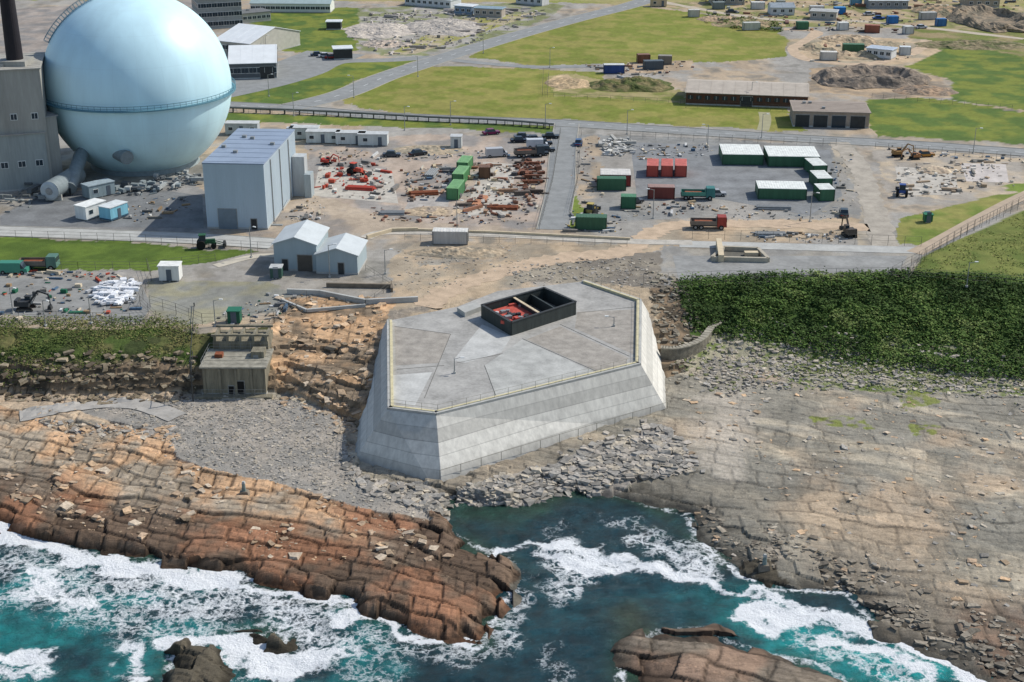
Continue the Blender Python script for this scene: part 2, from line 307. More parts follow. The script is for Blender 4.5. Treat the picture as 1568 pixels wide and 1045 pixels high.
foam([(1150,948),(1200,935),(1260,938),(1310,955)],2.5,1.25); foam([(1310,955),(1370,985),(1420,1010),(1480,1040),(1540,1080)],2.1,1.2); foam([(1260,975),(1320,990),(1360,1015),(1400,1045)],1.8,.9); foam([(1200,960),(1300,1010),(1400,1060)],3.5,.6)
foam([(860,1000),(850,1040)],3,.5); foam([(560,985),(700,1010),(760,990)],4,.55)
edge=np.exp(-(np.abs(dl+.6)/1.1)**2); F=np.maximum(F,edge*(.38+.42*fbm(WXg/8,WYg/8,85,2)))
F=np.where(inpoly(WXg,WYg,PL([(660,750),(900,750),(1000,780),(800,840),(700,830)],0)),F*.7,F)
deep=V(C(24,60,68)); teal=V(C(32,130,130)); turq=V(C(24,156,154)); shal=V(C(50,76,54))
W1=np.ones(WXg.shape+(3,)); wc=deep*W1; wn=fbm(WXg/8,WYg/6,86,4)
def tint(pts,wd,c,k):
    global wc
    D=segd(warpx,warpy,PL(pts,0)); wc=mix(wc,c*W1,k*np.exp(-(D/wd)**2)*sstep(.28,.62,wn))
tint([(-200,900),(0,920),(200,940),(330,960)],14,teal,1.); tint([(-100,1040),(150,1040)],9,teal,.9); tint([(330,925),(520,990),(580,1030)],8,teal,.8)
tint([(1180,965),(1300,1000),(1400,1060)],5.5,turq,1.); tint([(1380,1060),(1700,1200)],8,turq,1.); tint([(1080,900),(1180,930)],3.5,teal,.7); tint([(760,950),(900,900),(1000,900)],7,V(C(28,84,92)),.6)
wc=mix(wc,shal*W1,.75*np.exp(-(np.maximum(-dl,0)/2.2)**2)*sstep(.3,.6,fbm(WXg/4,WYg/4,88,3)))
D=segd(WXg,WYg,PL([(720,785),(860,775),(970,790),(1050,820)],0)); wc=mix(wc,V(C(44,76,58))*W1,.75*np.exp(-(D/5)**2)*sstep(.35,.6,wn))
D=segd(WXg,WYg,PL([(960,940),(1000,1000)],0)); wc=mix(wc,V(C(66,72,46))*W1,.7*np.exp(-(D/3)**2)*sstep(.35,.6,wn))
ex=np.zeros_like(W1); ex[...,0]=np.clip(F,0,1.3); 
sea=gridmesh("sea_water",WX,WY,WZ,wc,ex)
m=bpy.data.materials.new("sea_mat"); m.use_nodes=True; t=m.node_tree; b=t.nodes['Principled BSDF']
a=N(t,'ShaderNodeAttribute',attribute_name='Col'); z=N(t,'ShaderNodeAttribute',attribute_name='Zone'); sx=N(t,'ShaderNodeSeparateColor'); t.links.new(z.outputs['Color'],sx.inputs[0])
geo=N(t,'ShaderNodeNewGeometry'); nz=N(t,'ShaderNodeTexNoise'); nz.inputs['Scale'].default_value=.45; nz.inputs['Detail'].default_value=6; nz.inputs['Roughness'].default_value=.65; t.links.new(geo.outputs['Position'],nz.inputs[0])
sc=N(t,'ShaderNodeVectorMath',operation='SCALE'); sc.inputs['Scale'].default_value=6; t.links.new(nz.outputs['Color'],sc.inputs[0]); ad=N(t,'ShaderNodeVectorMath',operation='ADD'); t.links.new(sc.outputs[0],ad.inputs[0]); t.links.new(geo.outputs['Position'],ad.inputs[1])
v1=N(t,'ShaderNodeTexVoronoi',feature='DISTANCE_TO_EDGE'); v1.inputs['Scale'].default_value=.6; t.links.new(ad.outputs[0],v1.inputs[0])
lace=maprange(t,v1.outputs[0],0,.3,0,.9); f1=noise(t,.8,7,rough=.75); f2=noise(t,2.8,5,rough=.75)
th=mathn(t,'ADD',mathn(t,'MULTIPLY',lace,.42),mathn(t,'ADD',mathn(t,'MULTIPLY',f1,.62),mathn(t,'MULTIPLY',f2,.48)))
df=mathn(t,'SUBTRACT',mathn(t,'MULTIPLY',sx.outputs[0],1.25),th); fm=maprange(t,df,-.16,.3,0,1,True)
cm=N(t,'ShaderNodeMix',data_type='RGBA'); t.links.new(fm,cm.inputs[0])
nn=noise(t,.5,6); t.links.new(mulcol(t,a.outputs['Color'],maprange(t,nn,.3,.7,.5,1.4)),cm.inputs[6]); cm.inputs[7].default_value=(.86,.88,.88,1)
t.links.new(cm.outputs[2],b.inputs['Base Color']); t.links.new(maprange(t,fm,0,1,.16,.85),b.inputs['Roughness']); b.inputs['IOR'].default_value=1.33
bn=N(t,'ShaderNodeBump'); bn.inputs['Distance'].default_value=.4; bn.inputs['Strength'].default_value=.9; t.links.new(mathn(t,'ADD',f2,f1),bn.inputs['Height']); t.links.new(bn.outputs[0],b.inputs['Normal'])
sea.data.materials.append(m)
# ------------------------------------------------------------------ mesh builder
class MB:
    def __init__(s): s.v=[];s.f=[];s.m=[];s.mats=[]
    def mi(s,mat):
        if mat not in s.mats: s.mats.append(mat)
        return s.mats.index(mat)
    def add(s,vs,fs,mat):
        o=len(s.v); s.v+=[tuple(v) for v in vs]; k=s.mi(mat)
        for f in fs: s.f.append(tuple(i+o for i in f)); s.m.append(k)
    def box(s,c,sz,mat,rz=0,top=(1,1),sh=(0,0)):
        cx,cy,cz=c; a,b_,h=sz[0]/2,sz[1]/2,sz[2]; vs=[]
        for zz,kx,ky,ox,oy in ((0,1,1,0,0),(h,top[0],top[1],sh[0],sh[1])):
            for x,y in ((-a,-b_),(a,-b_),(a,b_),(-a,b_)):
                x=x*kx+ox;y=y*ky+oy; vs.append((cx+x*math.cos(rz)-y*math.sin(rz),cy+x*math.sin(rz)+y*math.cos(rz),cz+zz))
        s.add(vs,[(0,3,2,1),(4,5,6,7),(0,1,5,4),(1,2,6,5),(2,3,7,6),(3,0,4,7)],mat)
    def cyl(s,p0,p1,r0,r1,mat,n=10):
        p0=Vector(p0);p1=Vector(p1);d=(p1-p0).normalized(); u=d.orthogonal().normalized(); w_=d.cross(u); vs=[]
        for p,r in ((p0,r0),(p1,r1)):
            for i in range(n): an=2*math.pi*i/n; vs.append(p+u*r*math.cos(an)+w_*r*math.sin(an))
        s.add(vs,[(i,(i+1)%n,n+(i+1)%n,n+i) for i in range(n)]+[tuple(range(n-1,-1,-1)),tuple(range(n,2*n))],mat)
    def prism(s,P,z0,z1,mat):
        n=len(P); s.add([(x,y,z0) for x,y in P]+[(x,y,z1) for x,y in P],[(i,(i+1)%n,n+(i+1)%n,n+i) for i in range(n)]+[tuple(range(n,2*n))],mat)
    def obj(s,name,loc=(0,0,0),rz=0,parent=None,smooth=False):
        me=bpy.data.meshes.new(name); me.from_pydata(s.v,[],s.f); me.polygons.foreach_set('material_index',s.m)
        for q in s.mats: me.materials.append(q)
        me.update()
        if smooth: me.shade_smooth()
        o=bpy.data.objects.new(name,me); scn.collection.objects.link(o); o.location=loc; o.rotation_euler=(0,0,rz)
        if parent: o.parent=parent
        return o
def empty(name,loc=(0,0,0),rz=0):
    e=bpy.data.objects.new(name,None); scn.collection.objects.link(e); e.location=loc; e.rotation_euler=(0,0,rz); return e
ASPH=mk('asphalt',C(140,142,140),.9,.14,.4,.1); DIRT=mk('dirt_track',C(190,168,142),.95,.18,.5,.2); PALE=mk('pale_concrete',C(184,178,166),.9,.2,.5)
CONC=mk('concrete',C(178,178,172),.85,.15,.4,.1); KERB=mk('kerb_stone',C(170,166,154),.9,.1,1); WHITE=mk('white_paint',C(232,234,230),.5,.06,1)
DARK=mk('dark_steel',C(56,58,58),.6,.2,1); BLACK=mk('black_rubber',C(28,28,28),.8,.1,2); GLASS=mk('window_glass',C(50,62,70),.15,.1,2); STEEL=mk('galvanised_steel',C(150,152,150),.5,.15,2,0,.3)
TANW=mk('tan_wall',C(206,190,160),.9,.12,1); GREYR=mk('grey_roof',C(196,202,202),.6,.08,.4); RUST=mk('rust',C(136,80,54),.9,.3,1.5)
def paintm(r,g,b_): return mk('paint_%d_%d_%d'%(r,g,b_),C(r,g,b_),.55,.16,.9,streak=True)
# ------------------------------------------------------------------ roads
def smooth_line(P,n=6):
    P=[Vector((x,y,0)) for x,y in P]; Q=[]
    for i in range(len(P)-1):
        p0=P[max(i-1,0)];p1=P[i];p2=P[i+1];p3=P[min(i+2,len(P)-1)]
        for k in range(n):
            t=k/n; Q.append(.5*((2*p1)+(p2-p0)*t+(2*p0-5*p1+4*p2-p3)*t*t+(3*p1-p0-3*p2+p3)*t**3))
    Q.append(P[-1]); return Q
def strip(name,pts,wd,layer,mat,kerb=False,dash=False,z=ZP,drape=False,n=6,ragged=0):
    Q=smooth_line(PL(pts,z),n); m=MB(); L=[]
    for i,q in enumerate(Q):
        tg=(Q[min(i+1,len(Q)-1)]-Q[max(i-1,0)]).normalized(); nn=Vector((-tg.y,tg.x,0)); L.append((q,nn))
    rg=[(random.uniform(-ragged,ragged),random.uniform(-ragged,ragged)) for _ in L]
    def band(o0,o1,zz,mt,sel=None,h=0,rag=False):
        for i in range(len(L)-1):
            if sel and not sel(i): continue
            (a,na),(b_,nb)=L[i],L[i+1]; zb=[zz]*4; r0=rg[i] if rag else (0,0); r1=rg[i+1] if rag else (0,0)
            c=[a+na*(o0+r0[0]),a+na*(o1+r0[1]),b_+nb*(o1+r1[1]),b_+nb*(o0+r1[0])]
            if drape: zb=[hz(p.x,p.y)+zz-z for p in c]
            vs=[(p.x,p.y,k) for p,k in zip(c,zb)]
            if h: 
                vs+= [(p.x,p.y,k+h) for p,k in zip(c,zb)]; m.add(vs,[(4,7,6,5),(0,1,5,4),(1,2,6,5),(2,3,7,6),(3,0,4,7)],mt)
            else: m.add(vs,[(0,3,2,1)],mt)
    if drape:
        k=6
        for j in range(k): band(-wd/2+wd*j/k,-wd/2+wd*(j+1)/k,z+.12,mat)
    else: band(-wd/2,wd/2,z+.012*layer,mat,rag=ragged>0)
    if kerb: band(wd/2,wd/2+.2,z,KERB,h=.12); band(-wd/2-.2,-wd/2,z,KERB,h=.12)
    if dash: band(-.08,.08,z+.012*layer+.01,WHITE,sel=lambda i:i%3==0)
    return m.obj(name)
strip('main_road',[(330,160),(440,166),(560,176),(700,183),(860,189),(1000,198),(1200,211),(1400,222),(1568,234),(1800,250)],7.0,2,ASPH,True,True,n=14)
strip('access_road',[(430,168),(520,146),(590,118),(650,98),(720,76),(800,52),(880,30),(960,10),(1010,-6),(1080,-30)],8.5,3,ASPH,True,True,n=10)
strip('branch_road',[(330,150),(420,130),(480,112),(520,95),(600,92),(690,86)],6,1,ASPH)
strip('field_road',[(690,92),(760,99),(830,103),(930,101)],4,4,ASPH)
strip('site_road',[(868,190),(862,230),(858,290),(846,352)],6.0,4,ASPH,True)
strip('perimeter_road',[(-80,352),(100,358),(300,366),(420,374)],6.0,5,CONC,True)
strip('perimeter_road',[(560,365),(600,356),(760,360),(960,370),(1060,372)],3.0,5,PALE)
strip('perimeter_road',[(1040,374),(1200,378),(1410,384)],4.0,4,CONC)
strip('coastal_lane',[(1400,388),(1440,368),(1500,335),(1568,300),(1700,240)],3.2,5,mk('lane_surface',C(178,160,138),.9,.1,.5))
strip('yard_road',[(1285,218),(1318,260),(1330,300),(1345,340),(1355,384)],5,3,mk('worn_road',C(168,160,146),.9,.2,.4),ragged=.5,n=12)
strip('dirt_track',[(650,470),(700,440),(780,412),(860,396),(960,384),(1000,356),(1050,344),(1180,344),(1330,348)],5,3,DIRT,ragged=.8,n=12)
strip('farm_track',[(1200,45),(1250,50),(1215,75),(1240,92),(1330,98),(1400,80),(1420,62)],4,2,DIRT,ragged=.5)
strip('farm_track',[(975,-5),(1060,12),(1180,30),(1330,34),(1568,60)],4,2,mk('farm_track_mat',C(184,172,152),.9,.1,.4),ragged=.5)
strip('shed_road',[(1168,200),(1172,185),(1170,172)],3,1,mk('faint',C(160,156,124),.9,.1,.4))
strip('slipway_track',[(30,636),(90,628),(160,618),(220,622),(272,640)],3.6,1,mk('slip_concrete',C(168,164,156),.9,.15,.5),z=2.,drape=True,n=8)
def sheet(name,pts,layer,mat,z=ZP):
    m=MB(); P=PL(pts,z); m.add([(x,y,z+.012*layer) for x,y in P],[tuple(range(len(P)))],mat); o=m.obj(name)
    if o.data.polygons[0].normal.z<0: o.data.flip_normals()
    return o
sheet('car_park',[(345,125),(470,78),(560,84),(520,100),(440,128),(350,140)],2,ASPH)
sheet('concrete_pad',[(488,255),(600,262),(610,312),(480,300)],1,PALE)
sheet('concrete_pad',[(740,248),(790,252),(780,330),(710,330)],1,PALE)
sheet('concrete_pad',[(630,300),(690,302),(680,335),(615,330)],1,mk('pad2',C(172,166,158),.9,.25,.4))
sheet('concrete_pad',[(1370,255),(1460,262),(1470,298),(1380,300)],1,PALE)
sheet('concrete_pad',[(1470,250),(1540,252),(1545,280),(1480,278)],1,mk('pad3',C(192,184,176),.9,.2,.4))
sheet('asphalt_yard',[(965,218),(1270,230),(1290,300),(1240,330),(1100,305),(975,300)],1,mk('yard_asphalt',C(128,130,130),.9,.25,.25))
sheet('asphalt_yard',[(0,332),(60,300),(250,292),(310,300),(312,350),(0,346)],1,mk('yard_asphalt2',C(120,122,122),.9,.25,.25))
sheet('asphalt_yard',[(1030,392),(1390,392),(1370,426),(1040,432)],1,mk('yard_asphalt3',C(146,146,142),.9,.22,.2))
sheet('asphalt_yard',[(0,425),(215,432),(232,470),(215,495),(0,482)],1,mk('yard_asphalt4',C(138,138,134),.9,.22,.2))
strip('footpath',[(330,408),(400,392),(470,398)],2.2,5,mk('path_c',C(196,188,170),.9,.1,.5))
# ------------------------------------------------------------------ masses of angular blocks
def blocksmass(name,cs,sz,cols,jit=.22,tilt=.5,mat=None,yaw=None):
    n=len(cs); base=np.array([[-1,-1,-1],[1,-1,-1],[1,1,-1],[-1,1,-1],[-1,-1,1],[1,-1,1],[1,1,1],[-1,1,1]])*.5
    v=np.repeat(base[None],n,0)+rng.uniform(-jit,jit,(n,8,3)); v=v*np.asarray(sz)[:,None,:]
    ya=rng.uniform(0,6.28,n) if yaw is None else np.asarray(yaw); tl=rng.normal(0,tilt,n)*.5
    c,s_=np.cos(tl),np.sin(tl); x=v[...,0]*c[:,None]+v[...,2]*s_[:,None]; z=-v[...,0]*s_[:,None]+v[...,2]*c[:,None]
    c,s_=np.cos(ya),np.sin(ya); X_=x*c[:,None]-v[...,1]*s_[:,None]; Y_=x*s_[:,None]+v[...,1]*c[:,None]
    co=np.stack([X_,Y_,z],-1)+np.asarray(cs)[:,None,:]
    fq=np.array([(0,3,2,1),(4,5,6,7),(0,1,5,4),(1,2,6,5),(2,3,7,6),(3,0,4,7)]); F_=(fq[None]+np.arange(n)[:,None,None]*8).reshape(-1,4)
    me=bpy.data.meshes.new(name); me.vertices.add(n*8); me.vertices.foreach_set('co',co.astype(np.float32).ravel())
    me.loops.add(F_.size); me.loops.foreach_set('vertex_index',F_.astype(np.int32).ravel()); me.polygons.add(len(F_)); me.polygons.foreach_set('loop_start',np.arange(0,F_.size,4,dtype=np.int32)); me.update(calc_edges=True); me.shade_flat()
    A=me.attributes.new('Col','FLOAT_COLOR','POINT'); cc=np.ones((n,8,4),np.float32); cc[...,:3]=np.asarray(cols)[:,None,:]; A.data.foreach_set('color',cc.ravel())
    me.materials.append(mat or attrmat('stone_block')); o=bpy.data.objects.new(name,me); scn.collection.objects.link(o); return o
def randin(pts,n,z):
    P=PL(pts,z); xs=[p[0] for p in P]; ys=[p[1] for p in P]; out=np.zeros((0,2))
    while len(out)<n:
        q=np.stack([rng.uniform(min(xs),max(xs),n*2),rng.uniform(min(ys),max(ys),n*2)],-1); out=np.concatenate([out,q[inpoly(q[:,0],q[:,1],P)]])
    return out[:n]
def rocks(name,pts,n,z,smin,smax,pal,flat=.4,power=3,sink=.3,tilt=.25,clump=.0,aligned=False,spread=0):
    q=randin(pts,n,z)
    if spread: q=q+rng.normal(0,spread,q.shape)
    if clump: q=q[fbm(q[:,0]/5,q[:,1]/5,123,3)>clump]; n=len(q)
    zz,_=terrain(q[:,0],q[:,1]); s=smin+(smax-smin)*rng.random(n)**power
    sz=np.stack([s*rng.uniform(.9,1.7,n),s*rng.uniform(.7,1.1,n),s*rng.uniform(flat*.5,flat*1.2,n)],-1)
    cs=np.stack([q[:,0],q[:,1],zz+sz[:,2]*(.5-sink)],-1); pc=np.array([C(*p) for p in pal])[rng.integers(0,len(pal),n)]*rng.uniform(.8,1.2,(n,1))
    return blocksmass(name,cs,sz,pc,tilt=tilt,yaw=(TH+rng.normal(0,.5,n)) if aligned else None)
GREYS=[(154,150,142),(172,164,152),(134,130,122),(182,172,154)]
TANS=[(200,170,136),(180,156,130),(156,136,112),(190,174,152)]
rocks('boulder_rubble',[(525,700),(560,735),(677,752),(760,735),(880,705),(1020,660),(1050,690),(1060,725),(940,735),(880,760),(760,785),(660,785),(580,765),(530,735)],4200,1.2,.16,1.05,GREYS,.5)
rocks('boulder_rubble',[(860,690),(1000,655),(1050,690),(1060,725),(940,730),(870,740)],300,1.2,.5,1.3,GREYS,.35,1.5,spread=1)
rocks('shingle_beach',[(130,625),(290,612),(440,612),(520,640),(545,735),(640,762),(662,790),(560,775),(430,740),(330,722),(270,700),(260,665)],8000,1.6,.08,.4,GREYS,power=4,spread=.8)
rocks('foreshore_boulders',[(0,650),(280,690),(500,760),(680,830),(700,870),(400,850),(100,800),(0,760)],1000,1.5,.15,1.2,TANS,.3,5,clump=.5,aligned=True)
rocks('foreshore_boulders',[(40,640),(120,650),(270,655),(280,680),(100,665)],260,1.8,.25,1.1,GREYS+TANS,.35)
rocks('foreshore_boulders',[(1050,600),(1568,600),(1568,1000),(1450,960),(1100,830),(1050,740)],2200,1.5,.1,.8,GREYS+TANS,.25,5,clump=.48,aligned=True)
rocks('foreshore_boulders',[(1060,760),(1110,820),(1240,890),(1400,960),(1568,1040),(1568,980),(1400,900),(1200,830),(1110,770)],1100,1.,.2,.9,[(136,128,114),(152,142,126),(112,104,92)],.35,3,clump=.42,aligned=True,spread=1)
rocks('weedy_rubble',[(1040,560),(1110,515),(1300,535),(1568,560),(1568,610),(1400,598),(1250,590),(1100,600)],4500,2,.12,.65,GREYS+[(128,132,94)],.6,3,spread=1.5)
rocks('cliff_rockfall',[(430,480),(600,480),(580,560),(540,640),(430,610)],420,5,.2,1.2,TANS+[(134,120,100)],.45)
rocks('cliff_rockfall',[(0,570),(300,570),(300,605),(140,610),(0,605)],500,3,.2,1.1,[(130,118,98),(150,138,116),(96,86,72)],.4)
rocks('cliff_rockfall',[(985,440),(1030,445),(1080,500),(1040,560),(1015,540)],350,5,.2,.9,[(122,114,100),(156,148,130)],.5)
rocks('bank_stones',[(780,408),(960,392),(1000,400),(1000,440),(880,432),(780,435)],700,8,.12,.5,GREYS+[(132,122,108)],.5,3,spread=1)
rocks('track_stones',[(610,385),(780,376),(800,400),(700,440),(620,450)],350,8,.1,.45,GREYS+[(150,134,112)],.5,3,spread=1)
# ------------------------------------------------------------------ shaft isolation platform
ZT=8.5
top=PL([(592,492),(700,470),(762,446),(895,431),(983,461),(982,560),(668,637),(593,628)],ZT)
cxp=sum(p[0] for p in top)/8; cyp=sum(p[1] for p in top)/8
base_=PL([(556,585),(700,560),(800,540),(905,520),(1042,592),(1028,641),(677,752),(536,716)],0.3)
base_[1]=(top[1][0]-1,top[1][1]+1); base_[2]=(top[2][0],top[2][1]+2); base_[3]=(top[3][0]+1,top[3][1]+3); base_[0]=(top[0][0]-4.6,top[0][1]-3)
base_[4]=(top[4][0]+4.8,top[4][1]-1)
m=bpy.data.materials.new('platform_wall_concrete'); m.use_nodes=True; t=m.node_tree; b=t.nodes['Principled BSDF']; geo=N(t,'ShaderNodeNewGeometry'); sx=N(t,'ShaderNodeSeparateXYZ'); t.links.new(geo.outputs['Position'],sx.inputs[0])
zs=mathn(t,'DIVIDE',mathn(t,'ADD',sx.outputs[2],.5),1.5); fl=mathn(t,'FLOOR',zs); fr=mathn(t,'FRACT',zs); wn_=N(t,'ShaderNodeTexWhiteNoise',noise_dimensions='1D'); t.links.new(fl,wn_.inputs['W'])
ln=maprange(t,fr,0,.08,.55,1); ax=mathn(t,'ADD',mathn(t,'MULTIPLY',sx.outputs[0],.86),mathn(t,'MULTIPLY',sx.outputs[1],.5)); bx_=mathn(t,'ADD',mathn(t,'DIVIDE',ax,6.5),mathn(t,'MULTIPLY',wn_.outputs[0],1)); fx=mathn(t,'FRACT',bx_)
ln2=maprange(t,fx,0,.012,.86,1); ci=N(t,'ShaderNodeTexWhiteNoise',noise_dimensions='2D'); cmb=N(t,'ShaderNodeCombineXYZ'); t.links.new(fl,cmb.inputs[0]); t.links.new(mathn(t,'FLOOR',bx_),cmb.inputs[1]); t.links.new(cmb.outputs[0],ci.inputs[0])
mp=N(t,'ShaderNodeMapping'); mp.inputs['Scale'].default_value=(1,1,.12); t.links.new(geo.outputs['Position'],mp.inputs[0]); st=noise(t,1.3,7,mp.outputs[0],.7)
s=mathn(t,'MULTIPLY',maprange(t,st,.3,.7,.76,1.16),mathn(t,'MULTIPLY',ln,ln2)); s=mathn(t,'MULTIPLY',s,maprange(t,wn_.outputs[0],0,1,.80,1.08)); s=mathn(t,'MULTIPLY',s,maprange(t,ci.outputs[0],0,1,.95,1.04))
tide=maprange(t,mathn(t,'ADD',sx.outputs[2],mathn(t,'MULTIPLY',noise(t,.5,5),2.)),1.6,4.4,.6,1,True); s=mathn(t,'MULTIPLY',s,tide)
rgb=N(t,'ShaderNodeRGB'); rgb.outputs[0].default_value=(*C(212,209,199),1); t.links.new(mulcol(t,rgb.outputs[0],s),b.inputs['Base Color']); b.inputs['Roughness'].default_value=.85; PWALL=m
PTOP=mk('platform_top_concrete',C(164,162,156),.85,.24,.3,.08); PLIGHT=mk('platform_light_concrete',C(186,186,181),.85,.18,.4)
YEL=mk('kerb_cream',C(204,194,156),.8,.15,1)
plat=empty('shaft_isolation_platform')
mb=MB(); n=8; vs=[(x,y,-1.2) for x,y in [(bx+(bx-tx_)*.2,by+(by-ty_)*.2) for (bx,by),(tx_,ty_) in zip(base_,top)]]+[(x,y,ZT) for x,y in top]
mb.add(vs,[(i,(i+1)%n,n+(i+1)%n,n+i) for i in range(n)],PWALL); wo=mb.obj('walls',parent=plat)
mb=MB(); mb.add([(x,y,ZT) for x,y in top],[tuple(range(n))],PTOP); o=mb.obj('deck',parent=plat)
if o.data.polygons[0].normal.z<0: o.data.flip_normals()
bm=bmesh.new(); bm.from_mesh(wo.data); bmesh.ops.recalc_face_normals(bm,faces=bm.faces); bm.to_mesh(wo.data); bm.free()
def sheetp(name,pts,layer,mat,parent,z):
    o=sheet(name,pts,layer,mat,z); o.parent=parent; return o
D3=mk('deck3',C(174,174,168),.85,.2,.5); D4=mk('deck4',C(158,152,142),.85,.24,.6)
sheetp('deck_panel',[(604,500),(690,512),(672,556),(606,560)],.6,D4,plat,ZT)
sheetp('deck_panel',[(600,575),(662,570),(635,622),(601,616)],.6,PLIGHT,plat,ZT)
sheetp('deck_panel',[(738,497),(783,516),(768,540),(712,556),(694,552)],.6,PLIGHT,plat,ZT)
sheetp('deck_panel',[(806,520),(858,500),(962,548),(955,562),(918,570)],.6,D4,plat,ZT)
sheetp('deck_panel',[(800,520),(914,572),(760,608),(742,560)],.6,D3,plat,ZT)
sheetp('deck_panel',[(884,478),(974,474),(974,545),(880,503)],.6,D4,plat,ZT)
mb=MB(); JT=mk('joint',C(110,110,104),.9,.1,1)
for P,Q in (((800,519),(918,571)),((858,497),(964,546)),((690,512),(650,610)),((608,566),(680,560)),((770,542),(700,556)),((880,480),(975,470)),((604,500),(690,512)),((742,560),(760,608))):
    a_=S(*P,ZT); b2=S(*Q,ZT); mb.cyl((a_[0],a_[1],ZT+.0),(b2[0],b2[1],ZT+.0),.05,.05,JT,4)
mb.obj('deck_joints',parent=plat)
mb=MB()
for i in (3,4,5,6,7):
    a_=Vector((*top[i],0)); b2=Vector((*top[(i+1)%n],0)); L=(b2-a_).length; an=math.atan2((b2-a_).y,(b2-a_).x); c_=(a_+b2)/2; nn=Vector((-(b2-a_).y,(b2-a_).x,0)).normalized()
    if nn.dot(Vector((cxp,cyp,0))-c_)<0: nn=-nn
    c_=c_+nn*.45; mb.box((c_.x,c_.y,ZT),(L-.2,.8,.35),CONC,an); c2=c_+nn*.25; mb.box((c2.x,c2.y,ZT),(L-1,.4,.42),YEL,an)
mb.obj('parapet',parent=plat)
def rail(mb,P,z0,h=1.1,step=2.2,mat=STEEL,nr=2,r=.035,zf=None):
    for a_,b2 in zip(P[:-1],P[1:]):
        a_=Vector((*a_,0));b2=Vector((*b2,0));L=(b2-a_).length;k=max(1,int(L/step)); prev=None
        for i in range(k+1):
            p=a_.lerp(b2,i/k); zz=zf(p.x,p.y) if zf else z0
            mb.cyl((p.x,p.y,zz),(p.x,p.y,zz+h),r,r,mat,4)
            if prev:
                for j in range(nr): hh=h*(j+1)/nr; mb.cyl((prev[0],prev[1],prev[2]+hh),(p.x,p.y,zz+hh),r*.6,r*.6,mat,4)
            prev=(p.x,p.y,zz)
mb=MB(); ins=[(x+(cxp-x)*.02,y+(cyp-y)*.02) for x,y in top]
rail(mb,[ins[i] for i in (3,4,5,6,7,0)],ZT+.3,mat=mk('rail',C(160,156,136),.5,.1,1)); mb.obj('handrail',parent=plat)
mb=MB(); f=lambda k:[(base_[i][0]*(1-k)+top[i][0]*k,base_[i][1]*(1-k)+top[i][1]*k) for i in range(8)]
fl_=f(.2); fo_=[(x+(x-cxp)*.012,y+(y-cyp)*.012) for x,y in fl_]; rail(mb,[fo_[i] for i in (5,6)],1.7,1.3,3.2,mk('rail_dark',C(128,126,114),.6,.1,1),1,.05)
mb.obj('base_walkway_rail',parent=plat)
def lamp(u,v,h=6,z=ZP,name='street_lamp'):
    x,y=S(u,v,z); m_=MB(); m_.cyl((0,0,0),(0,0,h),.1,.06,STEEL,8); m_.cyl((0,0,h-.1),(1.0,0,h+.15),.05,.04,STEEL,6); m_.box((1.2,0,h+.08),(.6,.25,.14),WHITE); m_.box((0,0,0),(.4,.4,.3),CONC); m_.obj(name,(x,y,z),R(random.choice((0,180,-30))))
lamp(696,572,2.4,ZT,'deck_lamp'); lamp(940,500,1.6,ZT,'deck_lamp')
hw=empty('headworks_enclosure'); E=PL([(738,487),(783,514),(881,482),(833,460)],ZT); mb=MB()
def wall(mb,a_,b2,h,th,mat,z0=ZT,cap=None):
    a_=Vector((*a_,0));b2=Vector((*b2,0));d_=b2-a_;c_=(a_+b2)/2; mb.box((c_.x,c_.y,z0),(d_.length,th,h),mat,math.atan2(d_.y,d_.x))
    if cap: mb.box((c_.x,c_.y,z0+h),(d_.length+.1,th+.15,.12),cap,math.atan2(d_.y,d_.x))
HWM=mk('enclosure_dark_cladding',C(56,62,60),.6,.25,2,streak=True)
for i in range(4): wall(mb,E[i],E[(i+1)%4],2.2,.3,HWM,cap=DARK)
lerp=lambda a_,b2,k:(a_[0]*(1-k)+b2[0]*k,a_[1]*(1-k)+b2[1]*k)
m1=lerp(E[1],E[2],.45); m2=lerp(E[0],E[3],.5); wall(mb,m1,m2,2.0,.3,HWM,cap=TANW); m3=lerp(E[1],E[2],.72); m4=lerp(E[0],E[3],.78); wall(mb,m3,m4,1.8,.3,HWM)
mb.obj('walls',parent=hw); mb=MB(); mb.add([(x,y,ZT+.05) for x,y in E],[(0,1,2,3)],mk('pit_floor',C(120,112,104),.9,.2,1))
rp=mk('red_plant',C(186,84,70),.7,.3,2)
fl2=[lerp(E[0],E[1],.10),lerp(E[0],E[1],.9),lerp(m2,m1,.9),lerp(m2,m1,.10)]; mb.prism(fl2,ZT+.06,ZT+1.3,rp)
for k in range(16): 
    p=lerp(lerp(fl2[0],fl2[1],random.random()),lerp(fl2[3],fl2[2],random.random()),random.random()); mb.box((p[0],p[1],ZT+1.3),(random.uniform(.5,1.4),random.uniform(.4,.9),random.uniform(.2,.7)),random.choice([rp,rp,WHITE,DARK,TANW,STEEL]),random.random()*3)
mb.obj('plant',parent=hw)
mb=MB(); q=PL([(700,478),(728,470),(738,476),(712,486)],ZT); mb.prism(q,ZT,ZT+.8,CONC); mb.obj('plinth',parent=hw)
